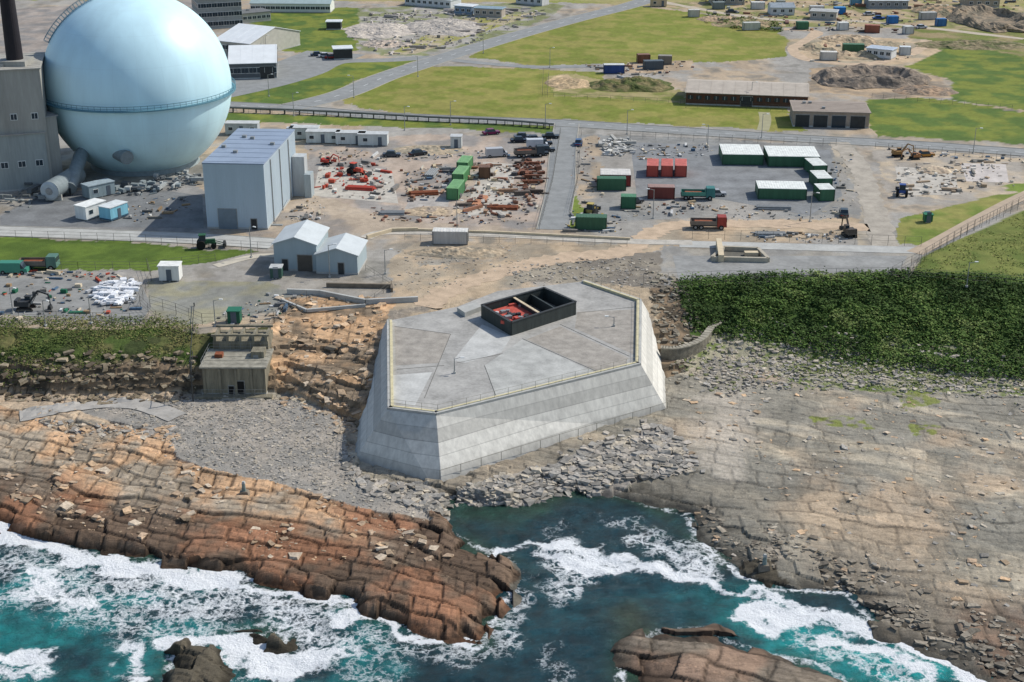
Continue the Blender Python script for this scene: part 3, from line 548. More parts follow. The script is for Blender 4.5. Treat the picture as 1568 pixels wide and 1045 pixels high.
# ------------------------------------------------------------------ buildings
def building(name,A,B,dep,h,wallm,roofm,roof='flat',rise=1.2,win=None,door=None,side=None,z=ZP,ov=.3,ref=None):
    rz_=z if ref is None else ref
    a_=Vector((*S(*A,rz_),0)); b2=Vector((*S(*B,rz_),0)); L=(b2-a_).length; e=empty(name,(a_.x,a_.y,z),math.atan2((b2-a_).y,(b2-a_).x))
    mb=MB(); mb.box((L/2,dep/2,0),(L,dep,h),wallm)
    mb.box((L/2,dep/2,0),(L+.1,dep+.1,.35),CONC)
    if roof=='gy': mb.add([(0,0,h),(L,0,h),(L/2,0,h+rise),(0,dep,h),(L,dep,h),(L/2,dep,h+rise)],[(0,1,2),(5,4,3)],wallm)
    if roof=='gx': mb.add([(0,0,h),(0,dep,h),(0,dep/2,h+rise),(L,0,h),(L,dep,h),(L,dep/2,h+rise)],[(2,1,0),(3,4,5)],wallm)
    mb.obj('walls',parent=e); mb=MB(); T=.15
    if roof=='flat':
        mb.box((L/2,dep/2,h+.002),(L+2*ov,dep+2*ov,.25),roofm)
        for yy in np.arange(1,dep-.5,max(1.5,dep/8)): mb.box((L/2,yy,h+.252),(L,.08,.05),roofm)
        for k in range(int(L*dep/60)): mb.box((random.uniform(1,L-1),random.uniform(1,max(1.1,dep-1)),h+.252),(.8,.8,.5),STEEL)
    elif roof=='gy':
        for s0,s1 in ((-ov,L/2),(L+ov,L/2)):
            z0=h-rise*ov/(L/2); vs=[(s0,-ov,z0),(s1,-ov,h+rise),(s1,dep+ov,h+rise),(s0,dep+ov,z0)]; mb.add(vs+[(x,y,zz+T) for x,y,zz in vs],[(0,1,2,3),(4,5,6,7),(0,1,5,4),(1,2,6,5),(2,3,7,6),(3,0,4,7)],roofm)
    elif roof=='gx':
        for s0,s1 in ((-ov,dep/2),(dep+ov,dep/2)):
            z0=h-rise*ov/(dep/2); vs=[(-ov,s0,z0),(-ov,s1,h+rise),(L+ov,s1,h+rise),(L+ov,s0,z0)]; mb.add(vs+[(x,y,zz+T) for x,y,zz in vs],[(0,1,2,3),(4,5,6,7),(0,1,5,4),(1,2,6,5),(2,3,7,6),(3,0,4,7)],roofm)
        nr_=max(1,int(L/3))
        for k in range(nr_+1):
            xx=L*k/nr_; mb.cyl((xx,-ov+.05,h-rise*ov/(dep/2)+T+.02),(xx,dep/2,h+rise+T+.02),.04,.04,roofm,4)
    mb.obj('roof',parent=e)
    if win:
        nc_,nr,ww,wh,z0,dz_=win; mb=MB()
        for r_ in range(nr):
            for k in range(nc_):
                xx=L*(k+.5)/nc_; zz=z0+r_*dz_; mb.box((xx,-.03,zz),(ww+.2,.06,wh+.2),wallm if name.startswith('long_st') else WHITE); mb.box((xx,-.07,zz+.1),(ww,.04,wh),GLASS); mb.box((xx,-.1,zz+.1),(.06,.03,wh),WHITE)
        if side:
            for s_ in (0,1):
                for r_ in range(nr):
                    for k in range(side): yy=dep*(k+.5)/side; zz=z0+r_*dz_; xx=-.03 if s_==0 else L+.03; mb.box((xx,yy,zz),(.06,ww+.2,wh+.2),WHITE); mb.box((xx+(-.04 if s_==0 else .04),yy,zz+.1),(.04,ww,wh),GLASS)
        mb.obj('windows',parent=e)
    if door:
        mb=MB()
        for (xx,dw,dh,dm) in door: mb.box((xx*L,-.03,0),(dw+.25,.07,dh+.15),STEEL); mb.box((xx*L,-.08,0),(dw,.05,dh),dm)
        mb.obj('door',parent=e)
    return e,L
CLB=mk('cladding_blue_grey',C(182,196,204),.6,.05,.5,streak=True); CLR=mk('roof_blue_grey',C(142,156,174),.5,.08,.3)
e,L=building('clad_plant_building',(318,350),(410,352),28,13,CLB,CLR,ov=.1,door=[(.35,3.6,4,mk('door_grey',C(120,132,140),.6,.1,1)),(.78,1.1,2.1,DARK)])
mb=MB()
for k in range(1,24): mb.box((L*k/24,-.02,.4),(.05,.03,12.4),CLB)
for k in range(1,46): mb.box((L+.02,28*k/46,.4),(.03,.05,12.4),CLB)
for yy in (5,13,21): mb.cyl((L+.15,yy,0),(L+.15,yy,12.8),.12,.12,STEEL,6)
mb.box((L+1.2,3,0),(2.2,.9,.15),STEEL); mb.cyl((L+.5,4,0),(L+2.5,7,4.),.05,.05,STEEL,4); mb.box((L+1.4,25,0),(2.6,3,8.5),paintm(180,184,184)); mb.box((L+3.4,24,0),(1.4,3,5),paintm(160,170,172))
mb.obj('cladding_ribs',parent=e)
SHW=mk('shed_wall',C(160,174,178),.7,.06,.6,streak=True)
building('gable_shed',(421,414),(486,416),10,5,SHW,GREYR,'gy',1.3,door=[(.25,1.0,2.1,DARK),(.72,2.6,3,mk('shed_door',C(90,84,76),.8,.1,1))])
building('gable_shed',(485,419),(548,421),8.5,3.6,SHW,GREYR,'gy',1.2,door=[(.6,1.,2.1,DARK)])
building('long_storage_shed',(1050,160),(1236,167),17,3.2,mk('brown_brick',C(96,68,54),.9,.2,1),mk('weathered_roof',C(184,174,160),.9,.12,.5),'gx',1.5,win=(14,1,1.4,1.,1.4,0),door=[(.5,3,2.7,DARK)])
building('garage_block',(1214,194),(1330,197),12,3.8,mk('garage_wall',C(160,146,132),.9,.15,1),mk('garage_roof',C(158,146,134),.9,.1,.5),'flat',door=[(.12,3.4,3.0,DARK),(.36,3.4,3.0,DARK),(.6,3.4,3.0,GLASS),(.85,3.6,3.0,DARK)])
RW=mk('white_roof',C(226,230,230),.6,.06,.4); CRW=mk('cream_wall',C(182,180,168),.8,.1,.8)
building('workshop_hangar',(330,84),(384,90),26,4.5,CRW,RW,'gx',3.2,win=(5,1,2,1.2,2,0),door=[(.5,4,3.5,DARK)])
building('workshop_hangar',(352,122),(424,120),22,4.5,mk('dark_wall',C(96,100,102),.8,.1,.8),RW,'gx',3.2,win=(6,1,2.2,1.5,1.6,0),door=[(.8,4,3.5,DARK)])
building('office_block',(306,46),(372,42),14,10,mk('office_wall',C(150,154,152),.8,.12,.8),mk('flat_roof_grey',C(160,162,162),.8,.1,.5),'flat',win=(8,3,1.8,1.4,1,3.1),side=5)
building('office_annex',(372,36),(415,32),8,3.2,CRW,mk('dk_roof',C(120,122,122),.8,.1,.5),'flat',win=(6,1,1.3,1,1.1,0))
building('long_office_hut',(384,19),(506,20),9,3.2,mk('white_wall',C(220,222,214),.7,.06,.8),mk('roofg2',C(160,178,178),.8,.1,.5),'gx',1.4,win=(16,1,1.6,1,1.1,0))
building('bus_shelter',(512,92),(540,91),5,3.2,DARK,RW,'flat')
building('bus_shelter',(500,46),(522,46),4,2.6,DARK,RW,'flat')
MOD=mk('white_wall2',C(206,208,208),.7,.06,.8)
building('small_office_hut',(620,8),(690,14),8,3,MOD,RW,'flat',win=(8,1,1.3,1,1.1,0))
building('small_office_hut',(696,22),(722,24),5,3,paintm(120,140,160),RW,'flat',win=(3,1,1.3,1,1.1,0))
building('small_office_hut',(726,26),(768,28),5,3,paintm(170,160,150),paintm(150,170,180),'flat',win=(4,1,1.3,1,1.1,0))
building('small_office_hut',(790,6),(830,10),5,3,paintm(200,200,200),paintm(180,180,176),'flat',win=(4,1,1.3,1,1.1,0))
building('farm_shed',(1090,8),(1140,8),10,3.5,paintm(150,146,136),paintm(176,176,170),'gx',1.5,win=(4,1,1.2,1,1.2,0))
building('farm_shed',(1180,24),(1216,24),7,2.8,MOD,paintm(150,160,166),'gx',1.2,win=(3,1,1.2,1,1.1,0))
building('farm_shed',(1240,30),(1280,32),6,2.8,paintm(176,170,160),paintm(186,186,180),'flat',win=(3,1,1.2,1,1.1,0))
building('farm_shed',(1330,14),(1390,14),8,3,paintm(140,144,146),paintm(196,200,200),'gx',1.2,win=(5,1,1.2,1,1.1,0))
building('farm_shed',(1326,88),(1364,92),5,2.8,MOD,paintm(190,200,210),'flat',win=(4,1,1.2,1,1.1,0))
building('farm_shed',(1480,12),(1530,12),9,3,paintm(160,150,136),paintm(150,146,140),'gx',1.4,win=(4,1,1.2,1,1.1,0))
GW=mk('annex_concrete',C(164,162,153),.85,.15,.4,streak=True)
building('reactor_annex_building',(-70,112),(60,106),18,25.5,GW,mk('annex_roof',C(165,162,152),.85,.15,.4),'flat',win=(4,2,1.2,1.2,6,9),ref=ZP+25.5)
building('reactor_annex_building',(-40,212),(68,204),9,12,mk('annex2',C(156,162,158),.85,.15,.4,streak=True),mk('annex_roof2',C(160,158,150),.85,.15,.4),'flat',win=(4,1,1.4,1.2,5,4),ref=ZP+12)
building('reactor_annex_building',(60,182),(86,178),6,15,GW,STEEL,'flat',ref=ZP+15)
mb=MB(); x,y=S(24,100,ZP+25.5); 
for k in range(3): mb.cyl((x,y,ZP+20*k),(x,y,ZP+20*(k+1)),2.2-k*.35,1.85-k*.35,mk('chimney_black',C(40,36,40),.7,.15,1),24)
for k in (1,2): mb.cyl((x,y,ZP+20*k-.3),(x,y,ZP+20*k+.3),2.4-k*.35,2.4-k*.35,DARK,24)
mb.box((x,y,ZP+25.6),(6,6,1.2),GW)
mb.obj('chimney_stack')
# sphere
sph=empty('reactor_containment_sphere'); SX,SY,SZ_,SR=-83.8,317.,25.9,20.6
m=bpy.data.materials.new('sphere_paint'); m.use_nodes=True; t=m.node_tree; b=t.nodes['Principled BSDF']
tc=N(t,'ShaderNodeTexCoord'); sx=N(t,'ShaderNodeSeparateXYZ'); t.links.new(tc.outputs['Object'],sx.inputs[0])
ang=mathn(t,'ARCTAN2',sx.outputs[1],sx.outputs[0]); fa=mathn(t,'FRACT',mathn(t,'MULTIPLY',ang,24/(2*math.pi))); seam=maprange(t,fa,0,.03,.94,1)
lt=mathn(t,'FRACT',mathn(t,'DIVIDE',mathn(t,'ARCSINE',mathn(t,'DIVIDE',sx.outputs[2],SR)),math.pi/9)); seam2=maprange(t,lt,0,.03,.94,1)
mp=N(t,'ShaderNodeMapping'); mp.inputs['Scale'].default_value=(1,1,.2); t.links.new(tc.outputs['Object'],mp.inputs[0]); ns=noise(t,.25,6,mp.outputs[0])
s=mathn(t,'MULTIPLY',mathn(t,'MULTIPLY',seam,seam2),maprange(t,ns,.3,.7,.92,1.06)); rgb=N(t,'ShaderNodeRGB'); rgb.outputs[0].default_value=(.58,.82,.88,1); t.links.new(mulcol(t,rgb.outputs[0],s),b.inputs['Base Color']); b.inputs['Roughness'].default_value=.42
mb=MB(); nu,nv=96,64; vs=[]
for j in range(nv+1):
    la=-math.pi/2+math.pi*j/nv
    for i in range(nu): lo=2*math.pi*i/nu; vs.append((SR*math.cos(la)*math.cos(lo),SR*math.cos(la)*math.sin(lo),SR*math.sin(la)))
fs=[(j*nu+i,j*nu+(i+1)%nu,(j+1)*nu+(i+1)%nu,(j+1)*nu+i) for j in range(nv) for i in range(nu)]
mb.add(vs,fs,m); mb.obj('shell',(SX,SY,SZ_),parent=sph,smooth=True)
SB=mk('sphere_band',C(96,140,154),.6,.1,.5); mb=MB(); nu=96
for i in range(nu):
    a0,a1=2*math.pi*i/nu,2*math.pi*(i+1)/nu
    for r0,r1,z0,z1,mt in ((SR-.4,SR+.9,-1.6,-1.35,SB),(SR+.82,SR+.9,-.4,-.3,SB),(SR+.82,SR+.9,-.9,-.82,SB)):
        vs=[(r*math.cos(q_),r*math.sin(q_),zz) for zz in (z0,z1) for r,q_ in ((r0,a0),(r1,a0),(r1,a1),(r0,a1))]; mb.add(vs,[(0,3,2,1),(4,5,6,7),(0,1,5,4),(1,2,6,5),(2,3,7,6),(3,0,4,7)],mt)
    mb.cyl(((SR+.86)*math.cos(a0),(SR+.86)*math.sin(a0),-1.35),((SR+.86)*math.cos(a0),(SR+.86)*math.sin(a0),-.3),.05,.05,SB,4)
mb.obj('equator_walkway',(SX,SY,SZ_),parent=sph)
mb=MB(); az=R(198); pv=None
for k in range(40):
    la=R(30+k*2.2); u_=Vector((math.cos(la)*math.cos(az),math.cos(la)*math.sin(az),math.sin(la)))*(SR+.15); o_=Vector((-math.sin(az),math.cos(az),0))*.6; out=u_.normalized()*1.1
    if pv:
        for s_ in (-1,1): mb.cyl(pv[0]+o_*s_,u_+o_*s_,.07,.07,SB,4); mb.cyl(pv[1]+o_*s_,u_+out+o_*s_,.05,.05,SB,4)
    mb.cyl(u_-o_,u_+o_,.07,.07,SB,4)
    for s_ in (-1,1): mb.cyl(u_+o_*s_,u_+out+o_*s_,.05,.05,SB,4)
    pv=(u_,u_+out)
mb.obj('access_ladder',(SX,SY,SZ_),parent=sph)
mb=MB(); mb.cyl((SX,SY,ZP),(SX,SY,ZP+1.3),12.2,11.6,mk('skirt',C(140,150,150),.8,.15,1),48)
mb.obj('support_ring',parent=sph)
DU=mk('duct_grey',C(130,140,142),.5,.15,.8); mb=MB(); p=[(*S(150,262),ZP+7),(*S(128,276),ZP+5.5),(*S(108,300),ZP+1.6)]
mb.cyl((SX+1,SY-18.5,SZ_-12),p[0],1.5,1.5,DU,20); mb.cyl(p[0],p[1],1.5,1.5,DU,20); mb.cyl(p[1],p[2],1.5,1.4,DU,20)
for q in p: mb.cyl((q[0],q[1],ZP),(q[0],q[1],q[2]),.2,.2,DARK,6)
mb.obj('exhaust_duct')
mb=MB(); x,y=S(78,310); mb.cyl((x,y,ZP+2.4),(x+2,y+13,ZP+2.4),2.0,2.0,DU,28); mb.cyl((x-.03,y-.25,ZP+2.4),(x,y,ZP+2.4),1.5,2.0,mk('tank_end',C(180,188,190),.5,.1,1),28); mb.cyl((x-.05,y-.4,ZP+2.4),(x-.03,y-.25,ZP+2.4),.7,.8,STEEL,16)
for k in (1.5,6,11): mb.box((x+k*.15,y+k,ZP),(3.4,.6,1.2),CONC)
mb.obj('horizontal_storage_tank')
def place(mb,name,u,v,rz,z=ZP): 
    x,y=S(u,v,z); return mb.obj(name,(x,y,z),R(rz))
def container(u,v,L,rz,c,ctop=None,W=2.44,H=2.6,dv=0):
    m_=MB(); pm=paintm(*c); tm=paintm(*ctop) if ctop else pm; dk_=paintm(*[int(q*.7) for q in c])
    m_.box((0,0,.12),(L,W,H-.2),pm); m_.box((0,0,H-.079),(L+.04,W+.04,.08),tm)
    k=int(L/.55)
    for i in range(k):
        xx=-L/2+.4+i*(L-.8)/max(1,k-1)
        for s_ in (-1,1): m_.box((xx,s_*(W/2+.015),.3),(.24,.03,H-.6),pm)
        m_.box((xx,0,H+.001),(.24,W-.3,.03),tm)
    for sx_ in (-1,1):
        for sy_ in (-1,1): m_.box((sx_*(L/2-.03),sy_*(W/2-.03),0),(.2,.2,H-.08),dk_)
    for s_ in (-.9,-.3,.3,.9): m_.cyl((L/2+.05,s_,.3),(L/2+.05,s_,H-.3),.03,.03,STEEL,4)
    m_.box((L/2+.01,0,.2),(.04,.04,H-.4),dk_)
    place(m_,'shipping_container',u,v,rz)
def cabin(u,v,L,rz,c=(205,208,204),roof=(190,192,190),W=3,H=2.8,name='portable_cabin',trim=None,z=ZP):
    m_=MB(); pm=paintm(*c); m_.box((0,0,.2),(L,W,H-.2),pm); m_.box((0,0,H),(L+.25,W+.25,.15),paintm(*roof)); 
    for xx in np.linspace(-L/2+.4,L/2-.4,3): m_.box((xx,0,0),(.3,W-.2,.2),CONC)
    k=max(1,int(L/2.6))
    for i in range(k):
        xx=-L/2+(i+.5)*L/k
        for s_ in (-1,1):
            if i==k//2 and s_<0: m_.box((xx,s_*(W/2+.03),.2),(.9,.06,2.05),paintm(90,100,110))
            else: m_.box((xx,s_*(W/2+.02),1.1),(1.2,.05,.95),WHITE); m_.box((xx,s_*(W/2+.05),1.17),(1.05,.04,.8),GLASS)
    if trim: m_.box((0,0,.22),(L+.06,W+.06,.35),paintm(*trim))
    place(m_,name,u,v,rz,z)
def wheels(m_,xs,w_,r):
    for xx in xs:
        for s_ in (-1,1): m_.cyl((xx,s_*w_/2-.12,r),(xx,s_*w_/2+.12,r),r,r,BLACK,12); m_.cyl((xx,s_*w_/2-.13,r),(xx,s_*w_/2+.13,r),r*.5,r*.5,STEEL,8)
def car(u,v,rz,c,kind='car'):
    m_=MB(); pm=mk('carpaint_%d_%d_%d'%c,C(*c),.3,.05,2)
    if kind=='car':
        m_.box((0,0,.3),(4.3,1.75,.5),pm,top=(.97,.95)); m_.box((-.2,0,.8),(2.5,1.6,.6),GLASS,top=(.66,.86)); m_.box((-.2,0,1.401),(1.6,1.34,.05),pm); wheels(m_,(-1.3,1.35),1.6,.32)
        m_.box((2.1,0,.5),(.08,1.4,.15),WHITE); m_.box((-2.13,0,.5),(.08,1.4,.15),paintm(150,30,30))
    else:
        m_.box((-.5,0,.35),(4.0,1.95,1.75),pm,top=(.98,.92)); m_.box((2.0,0,.35),(1.3,1.9,.7),pm,top=(.85,.95)); m_.box((1.6,0,1.05),(1.0,1.8,.95),GLASS,top=(.4,.9),sh=(-.3,0)); wheels(m_,(-1.7,1.7),1.8,.36)
    place(m_,'parked_car' if kind=='car' else 'parked_van',u,v,rz)
def truck(u,v,rz,c,bed=(120,110,100)):
    m_=MB(); pm=paintm(*c); m_.box((2.6,0,.6),(1.9,2.3,2.0),pm,top=(.9,.95)); m_.box((3.35,0,1.6),(.4,2.0,.75),GLASS); m_.box((-.9,0,.75),(5.2,2.3,.25),DARK)
    for s_ in (-1,1): m_.box((-.9,s_*1.15,1.0),(5.0,.08,.8),paintm(*bed))
    m_.box((-3.4,0,1),(.08,2.3,.8),paintm(*bed)); m_.box((1.55,0,1),(.1,2.3,1.2),paintm(*bed)); m_.box((-.9,0,1.0),(4.4,2.0,.5),RUST,top=(.8,.7)); wheels(m_,(-2.5,-1.4,2.5),2.1,.5); place(m_,'flatbed_truck',u,v,rz)
def excavator(u,v,rz,c,name='excavator',k=.8):
    m_=MB(); pm=paintm(*c)
    for s_ in (-1,1): m_.box((0,s_*1.15,0),(3.6,.5,.8),BLACK,top=(.8,1)); m_.box((0,s_*1.15,.2),(2.6,.56,.35),DARK)
    m_.cyl((0,0,.7),(0,0,1.0),.9,.9,DARK,14); m_.box((-.5,0,1.0),(3.0,2.4,1.0),pm,top=(.95,.95)); m_.box((.45,.65,1.0),(1.3,1.0,1.7),GLASS,top=(.85,.9)); m_.box((.4,.65,2.7),(1.25,1.0,.1),pm); m_.box((-1.6,0,1.0),(.9,2.3,1.3),pm,top=(.8,.95))
    m_.cyl((.9,-.2,1.6),(3.0,-.2,4.2),.3,.25,pm,4); m_.cyl((3.0,-.2,4.2),(5.0,-.2,3.4),.25,.2,pm,4); m_.cyl((5.0,-.2,3.6),(5.3,-.2,1.0),.2,.14,pm,4); m_.box((5.1,-.2,.2),(.9,1.1,.8),DARK,top=(.6,1)); m_.cyl((1.5,-.2,1.5),(2.6,-.2,3.3),.1,.1,STEEL,6)
    o=place(m_,name,u,v,rz); o.scale=(k,k,k)
def tractor(u,v,rz,c):
    m_=MB(); pm=paintm(*c); m_.box((.9,0,.9),(1.8,.9,.8),pm,top=(.9,.8)); m_.box((-.6,0,.9),(1.5,1.4,.6),pm); m_.box((-.6,0,1.5),(1.3,1.3,1.1),GLASS,top=(.85,.9)); m_.box((-.6,0,2.6),(1.35,1.35,.12),pm)
    for s_ in (-1,1): m_.cyl((-.9,s_*.7,.85),(-.9,s_*1.15,.85),.85,.85,BLACK,14); m_.cyl((1.4,s_*.65,.5),(1.4,s_*.95,.5),.5,.5,BLACK,12)
    m_.cyl((1.2,.6,1.3),(3.2,.6,.7),.1,.08,pm,4); m_.cyl((1.2,-.6,1.3),(3.2,-.6,.7),.1,.08,pm,4); m_.box((3.4,0,.3),(.7,2.0,.7),DARK,top=(.7,1)); place(m_,'loader_tractor',u,v,rz)
GC=(62,104,76); WT=(228,230,222)
container(1134,245,9.2,-3,GC,WT,9.5,2.5); container(1211,248,11.5,-3,GC,WT,9.5,2.5); container(1195,300,10,-4,GC,WT,6,2.4); container(1248,265,6.5,96,GC,WT,3.2); container(1256,285,6.5,94,GC,WT,3.2); container(1261,304,4.5,94,GC,WT,3.2)
for k,u in enumerate((999,1021,1042)): container(u,266,6.1,84,(186,84,70),(208,116,104),2.5)
container(942,281,6.5,-3,(150,60,56),(210,206,198),5); container(1012,303,5.5,-4,(120,60,54),(160,130,120)); container(936,290,6.1,-2,GC,GC)
container(698,300,7,80,(84,138,92),(126,172,118)); container(706,278,7,80,(86,138,90),(130,176,122)); container(712,261,6,80,(86,138,90),(130,176,122))
container(690,372,6.6,-3,(190,188,182),(214,212,204)); container(905,350,6,-5,(60,98,72),(70,106,80)); container(962,318,3,-5,(60,110,80),(80,130,96)); container(742,272,2.4,0,(110,80,60),(120,90,70))
container(1306,80,6.5,-6,GC,(80,120,90)); container(940,112,6,0,(50,76,130),(210,212,208)); container(1366,36,3.5,5,(44,110,170),(60,130,190)); container(1285,22,4,0,(40,120,190),(70,150,210)); container(1250,20,5,0,(200,200,196)); container(1205,20,5,0,(150,152,146)); container(1228,45,4,0,(60,110,80)); container(1310,8,4,0,(120,170,190)); container(1195,11,3,0,(180,180,170))
for u,v,c in ((1062,26,(190,186,176)),(1100,14,(120,130,126)),(1160,14,(206,206,200)),(1420,30,(176,176,170)),(1440,40,(60,110,160)),(1150,46,(190,190,180)),(1290,46,(210,208,200)),(1335,50,(150,90,70)),(1390,52,(196,196,190)),(1268,92,(200,196,186)),(1385,84,(200,204,204)),(985,96,(120,84,64)),(1018,98,(130,124,112)),(1000,106,(80,90,96))): container(u,v,random.uniform(3,6),random.uniform(-12,12),c,tuple(min(255,q+16) for q in c))
cabin(496,218,8,-2); cabin(538,220,7,-2,(206,210,208)); cabin(572,222,7,-2); cabin(470,212,6,-2,(196,200,196)); cabin(699,226,2.6,-2,W=2.6,name='gatehouse_cabin'); cabin(372,205,8,-2,(170,176,178))
cabin(140,332,5.5,60,(222,224,220),(232,234,230),name='portable_cabin'); cabin(175,334,5,62,(130,190,208),(214,220,220),trim=(60,90,110)); cabin(152,300,6,45,(140,156,160),(156,170,176)); cabin(262,428,3.6,0,(220,220,214),(228,228,222),W=2.6)
cabin(360,494,2,0,(30,92,70),(40,110,84),W=2,H=2.2,name='control_kiosk'); cabin(1420,340,1.6,0,(30,100,70),(40,120,84),W=1.5,H=1.6,name='control_kiosk'); cabin(1008,10,6,0,(190,170,140)); cabin(424,425,2,0,(60,90,80),W=2,H=2.,name='control_kiosk')
for u,v,rz,c in ((795,218,5,(34,40,54)),(818,216,8,(44,46,50)),(832,222,4,(30,32,36)),(826,238,10,(40,44,44)),(836,232,2,(60,62,66)),(752,206,20,(120,40,80)),(886,222,85,(60,90,130)),(800,212,0,(90,90,96)),(843,212,0,(26,30,34)),(498,88,10,(206,206,206)),(486,86,10,(60,70,90)),(508,90,10,(150,40,36)),(452,200,0,(200,200,200)),(1096,300,0,(160,160,160)),(640,238,30,(50,50,54)),(35,412,4,(60,120,80)),(1345,30,0,(40,80,150)),(180,322,50,(90,130,150)),(1330,24,10,(190,190,190)),(1416,240,10,(170,120,50)),(970,312,30,(70,70,74)),(1120,20,0,(60,60,64)),(1410,44,20,(190,190,196)),(600,240,0,(70,76,84)),(1292,330,80,(54,64,70))): car(u,v,rz,c)
car(822,226,5,(200,202,204),'van'); car(760,240,12,(180,180,180),'van'); car(22,418,0,(70,140,120),'van')
truck(1084,350,-3,(150,60,50)); truck(1068,305,-3,(60,120,116),(80,140,122)); truck(810,240,8,(60,70,76)); truck(60,412,0,(90,124,112))
excavator(1300,362,100,(80,72,64)); excavator(915,345,100,(76,72,66)); excavator(40,474,0,(60,62,64)); excavator(500,252,-15,(176,60,48),k=.6); excavator(1375,240,10,(150,116,70),k=.7); excavator(1400,244,190,(166,116,74),k=.6)
tractor(316,380,10,(44,90,62)); tractor(1380,300,80,(50,78,140)); tractor(905,330,70,(180,160,90)); tractor(545,268,-30,(196,84,64))
FL=attrmat('yard_material',.7,3,.2,0)
def clutter(name,pts,n,smin,smax,pal,z=ZP,stack=0.,al=None):
    n=int(n*1.45); q=randin(pts,n,z)+rng.normal(0,.8,(n,2)); s=(smin+(smax-smin)*rng.random(n)**3)*.8; lng=rng.random(n)<.3
    sz=np.stack([s*np.where(lng,rng.uniform(2.2,4.5,n),1.2),s*rng.uniform(.4,1,n),s*rng.uniform(.25,.8,n)],-1)
    cs=np.stack([q[:,0],q[:,1],z+sz[:,2]*.5+.02+stack*.5*rng.random(n)*(s>.5)],-1); pc=np.array([C(*p) for p in pal])[rng.integers(0,len(pal),n)]*rng.uniform(.7,1.15,(n,1))
    ya=np.where(rng.random(n)<.7,rng.choice([R(-3),R(84)],n)+rng.normal(0,.12,n),rng.uniform(0,6,n))
    blocksmass(name,cs,sz,pc,.06,.05,FL,ya)
ORG=[(196,84,66),(180,160,146),(170,160,150),(110,108,104),(208,204,194),(150,146,140)]; RST=[(146,104,82),(164,132,106),(120,108,98),(196,178,146),(206,198,180),(130,96,84),(96,96,96),(170,164,154)]
MIX=[(206,206,202),(110,110,108),(166,140,108),(84,108,130),(150,150,146),(212,198,172),(130,126,118)]
clutter('red_plant_parts',[(495,258),(560,262),(590,270),(570,292),(500,290)],22,.5,1.5,[(200,80,62),(190,90,70)],stack=.4)
clutter('plant_parts',[(490,250),(545,240),(600,262),(606,306),(540,312),(485,292)],90,.3,1.3,ORG,stack=.3)
clutter('scaffold_parts',[(620,262),(690,250),(690,300),(620,312)],110,.3,1.2,MIX+RST)
clutter('scrap_stockpile',[(720,255),(760,250),(812,270),(822,320),(760,332),(700,322),(700,300)],160,.35,1.5,RST,stack=.4)
clutter('scrap_stockpile',[(790,245),(835,250),(825,300),(800,300)],90,.4,1.5,[(110,76,60),(90,80,72),(130,84,62)],stack=.5)
clutter('timber_stockpile',[(560,318),(820,330),(800,345),(560,338)],80,.3,1.,RST+MIX)
clutter('yard_materials',[(480,232),(720,228),(790,240),(600,250),(480,244)],90,.3,1.,MIX)
clutter('pallet_stacks',[(926,216),(962,216),(965,238),(928,238)],60,.8,1.5,[(214,212,206),(200,198,190),(170,168,160)],stack=.8)
clutter('yard_materials',[(968,222),(1080,222),(1090,240),(970,245)],60,.3,1.,MIX)
clutter('yard_materials',[(880,215),(915,210),(925,300),(885,320)],45,.3,.9,MIX+RST)
clutter('yard_materials',[(960,310),(1050,312),(1100,318),(1040,330),(960,330)],60,.3,1.,MIX+RST)
clutter('yard_materials',[(1090,315),(1280,322),(1300,340),(1100,335)],45,.3,.8,MIX)
clutter('yard_materials',[(1270,240),(1300,240),(1310,320),(1285,320)],30,.3,.9,MIX)
clutter('yard_materials',[(1160,355),(1290,360),(1290,372),(1160,368)],60,.3,.9,MIX)
clutter('yard_materials',[(868,325),(950,330),(945,358),(868,356)],70,.3,1.1,MIX+[(180,150,60)])
clutter('concrete_blocks',[(1375,252),(1540,244),(1545,285),(1470,300),(1380,302)],150,.3,1.2,[(212,204,190),(190,180,166),(170,150,126),(146,142,132)])
clutter('site_equipment',[(0,436),(200,438),(215,490),(0,488)],80,.3,1.2,MIX+[(50,116,88),(176,84,64)])
clutter('site_equipment',[(1360,225),(1568,240),(1568,250),(1360,238)],30,.3,1.,MIX)
clutter('white_bulk_bags',[(155,448),(165,436),(205,436),(195,466),(152,468)],80,1.0,1.4,[(226,228,230),(212,214,216)],stack=.8)
clutter('site_equipment',[(20,414),(180,420),(200,430),(20,426)],45,.4,1.,MIX+[(176,80,60)])
clutter('coastal_equipment',[(400,455),(470,455),(440,495),(330,500),(340,485)],55,.3,1.1,MIX+[(50,116,88)])
clutter('plant_clutter',[(190,320),(230,300),(290,300),(290,320),(200,345)],45,.3,1.,MIX)
clutter('plant_clutter',[(440,330),(480,300),(500,330),(460,345)],40,.3,1.,MIX)
clutter('plant_clutter',[(150,295),(300,262),(305,285),(210,300)],100,.5,1.8,[(140,150,152),(110,114,116),(170,174,172)],stack=1.5)
clutter('plant_clutter',[(60,250),(80,250),(90,300),(0,330),(0,315)],60,.5,2.,[(130,136,136),(100,104,104),(160,164,160)],stack=2.5)
clutter('farm_materials',[(1080,20),(1400,20),(1410,50),(1200,50),(1080,35)],130,.5,1.8,MIX+RST)
clutter('farm_materials',[(1060,0),(1560,-5),(1560,15),(1100,14)],120,.5,2.,MIX+RST)
clutter('farm_materials',[(1240,66),(1400,66),(1400,92),(1250,96)],60,.4,1.5,MIX+RST)
clutter('demolition_debris',[(560,22),(640,18),(835,10),(835,25),(720,70),(600,84),(555,70)],300,.5,1.7,[(196,188,180),(170,162,154),(206,196,184),(130,126,120)],stack=.3)
clutter('shed_surround_debris',[(900,100),(1060,92),(1048,110),(950,125)],60,.4,1.3,MIX+RST)
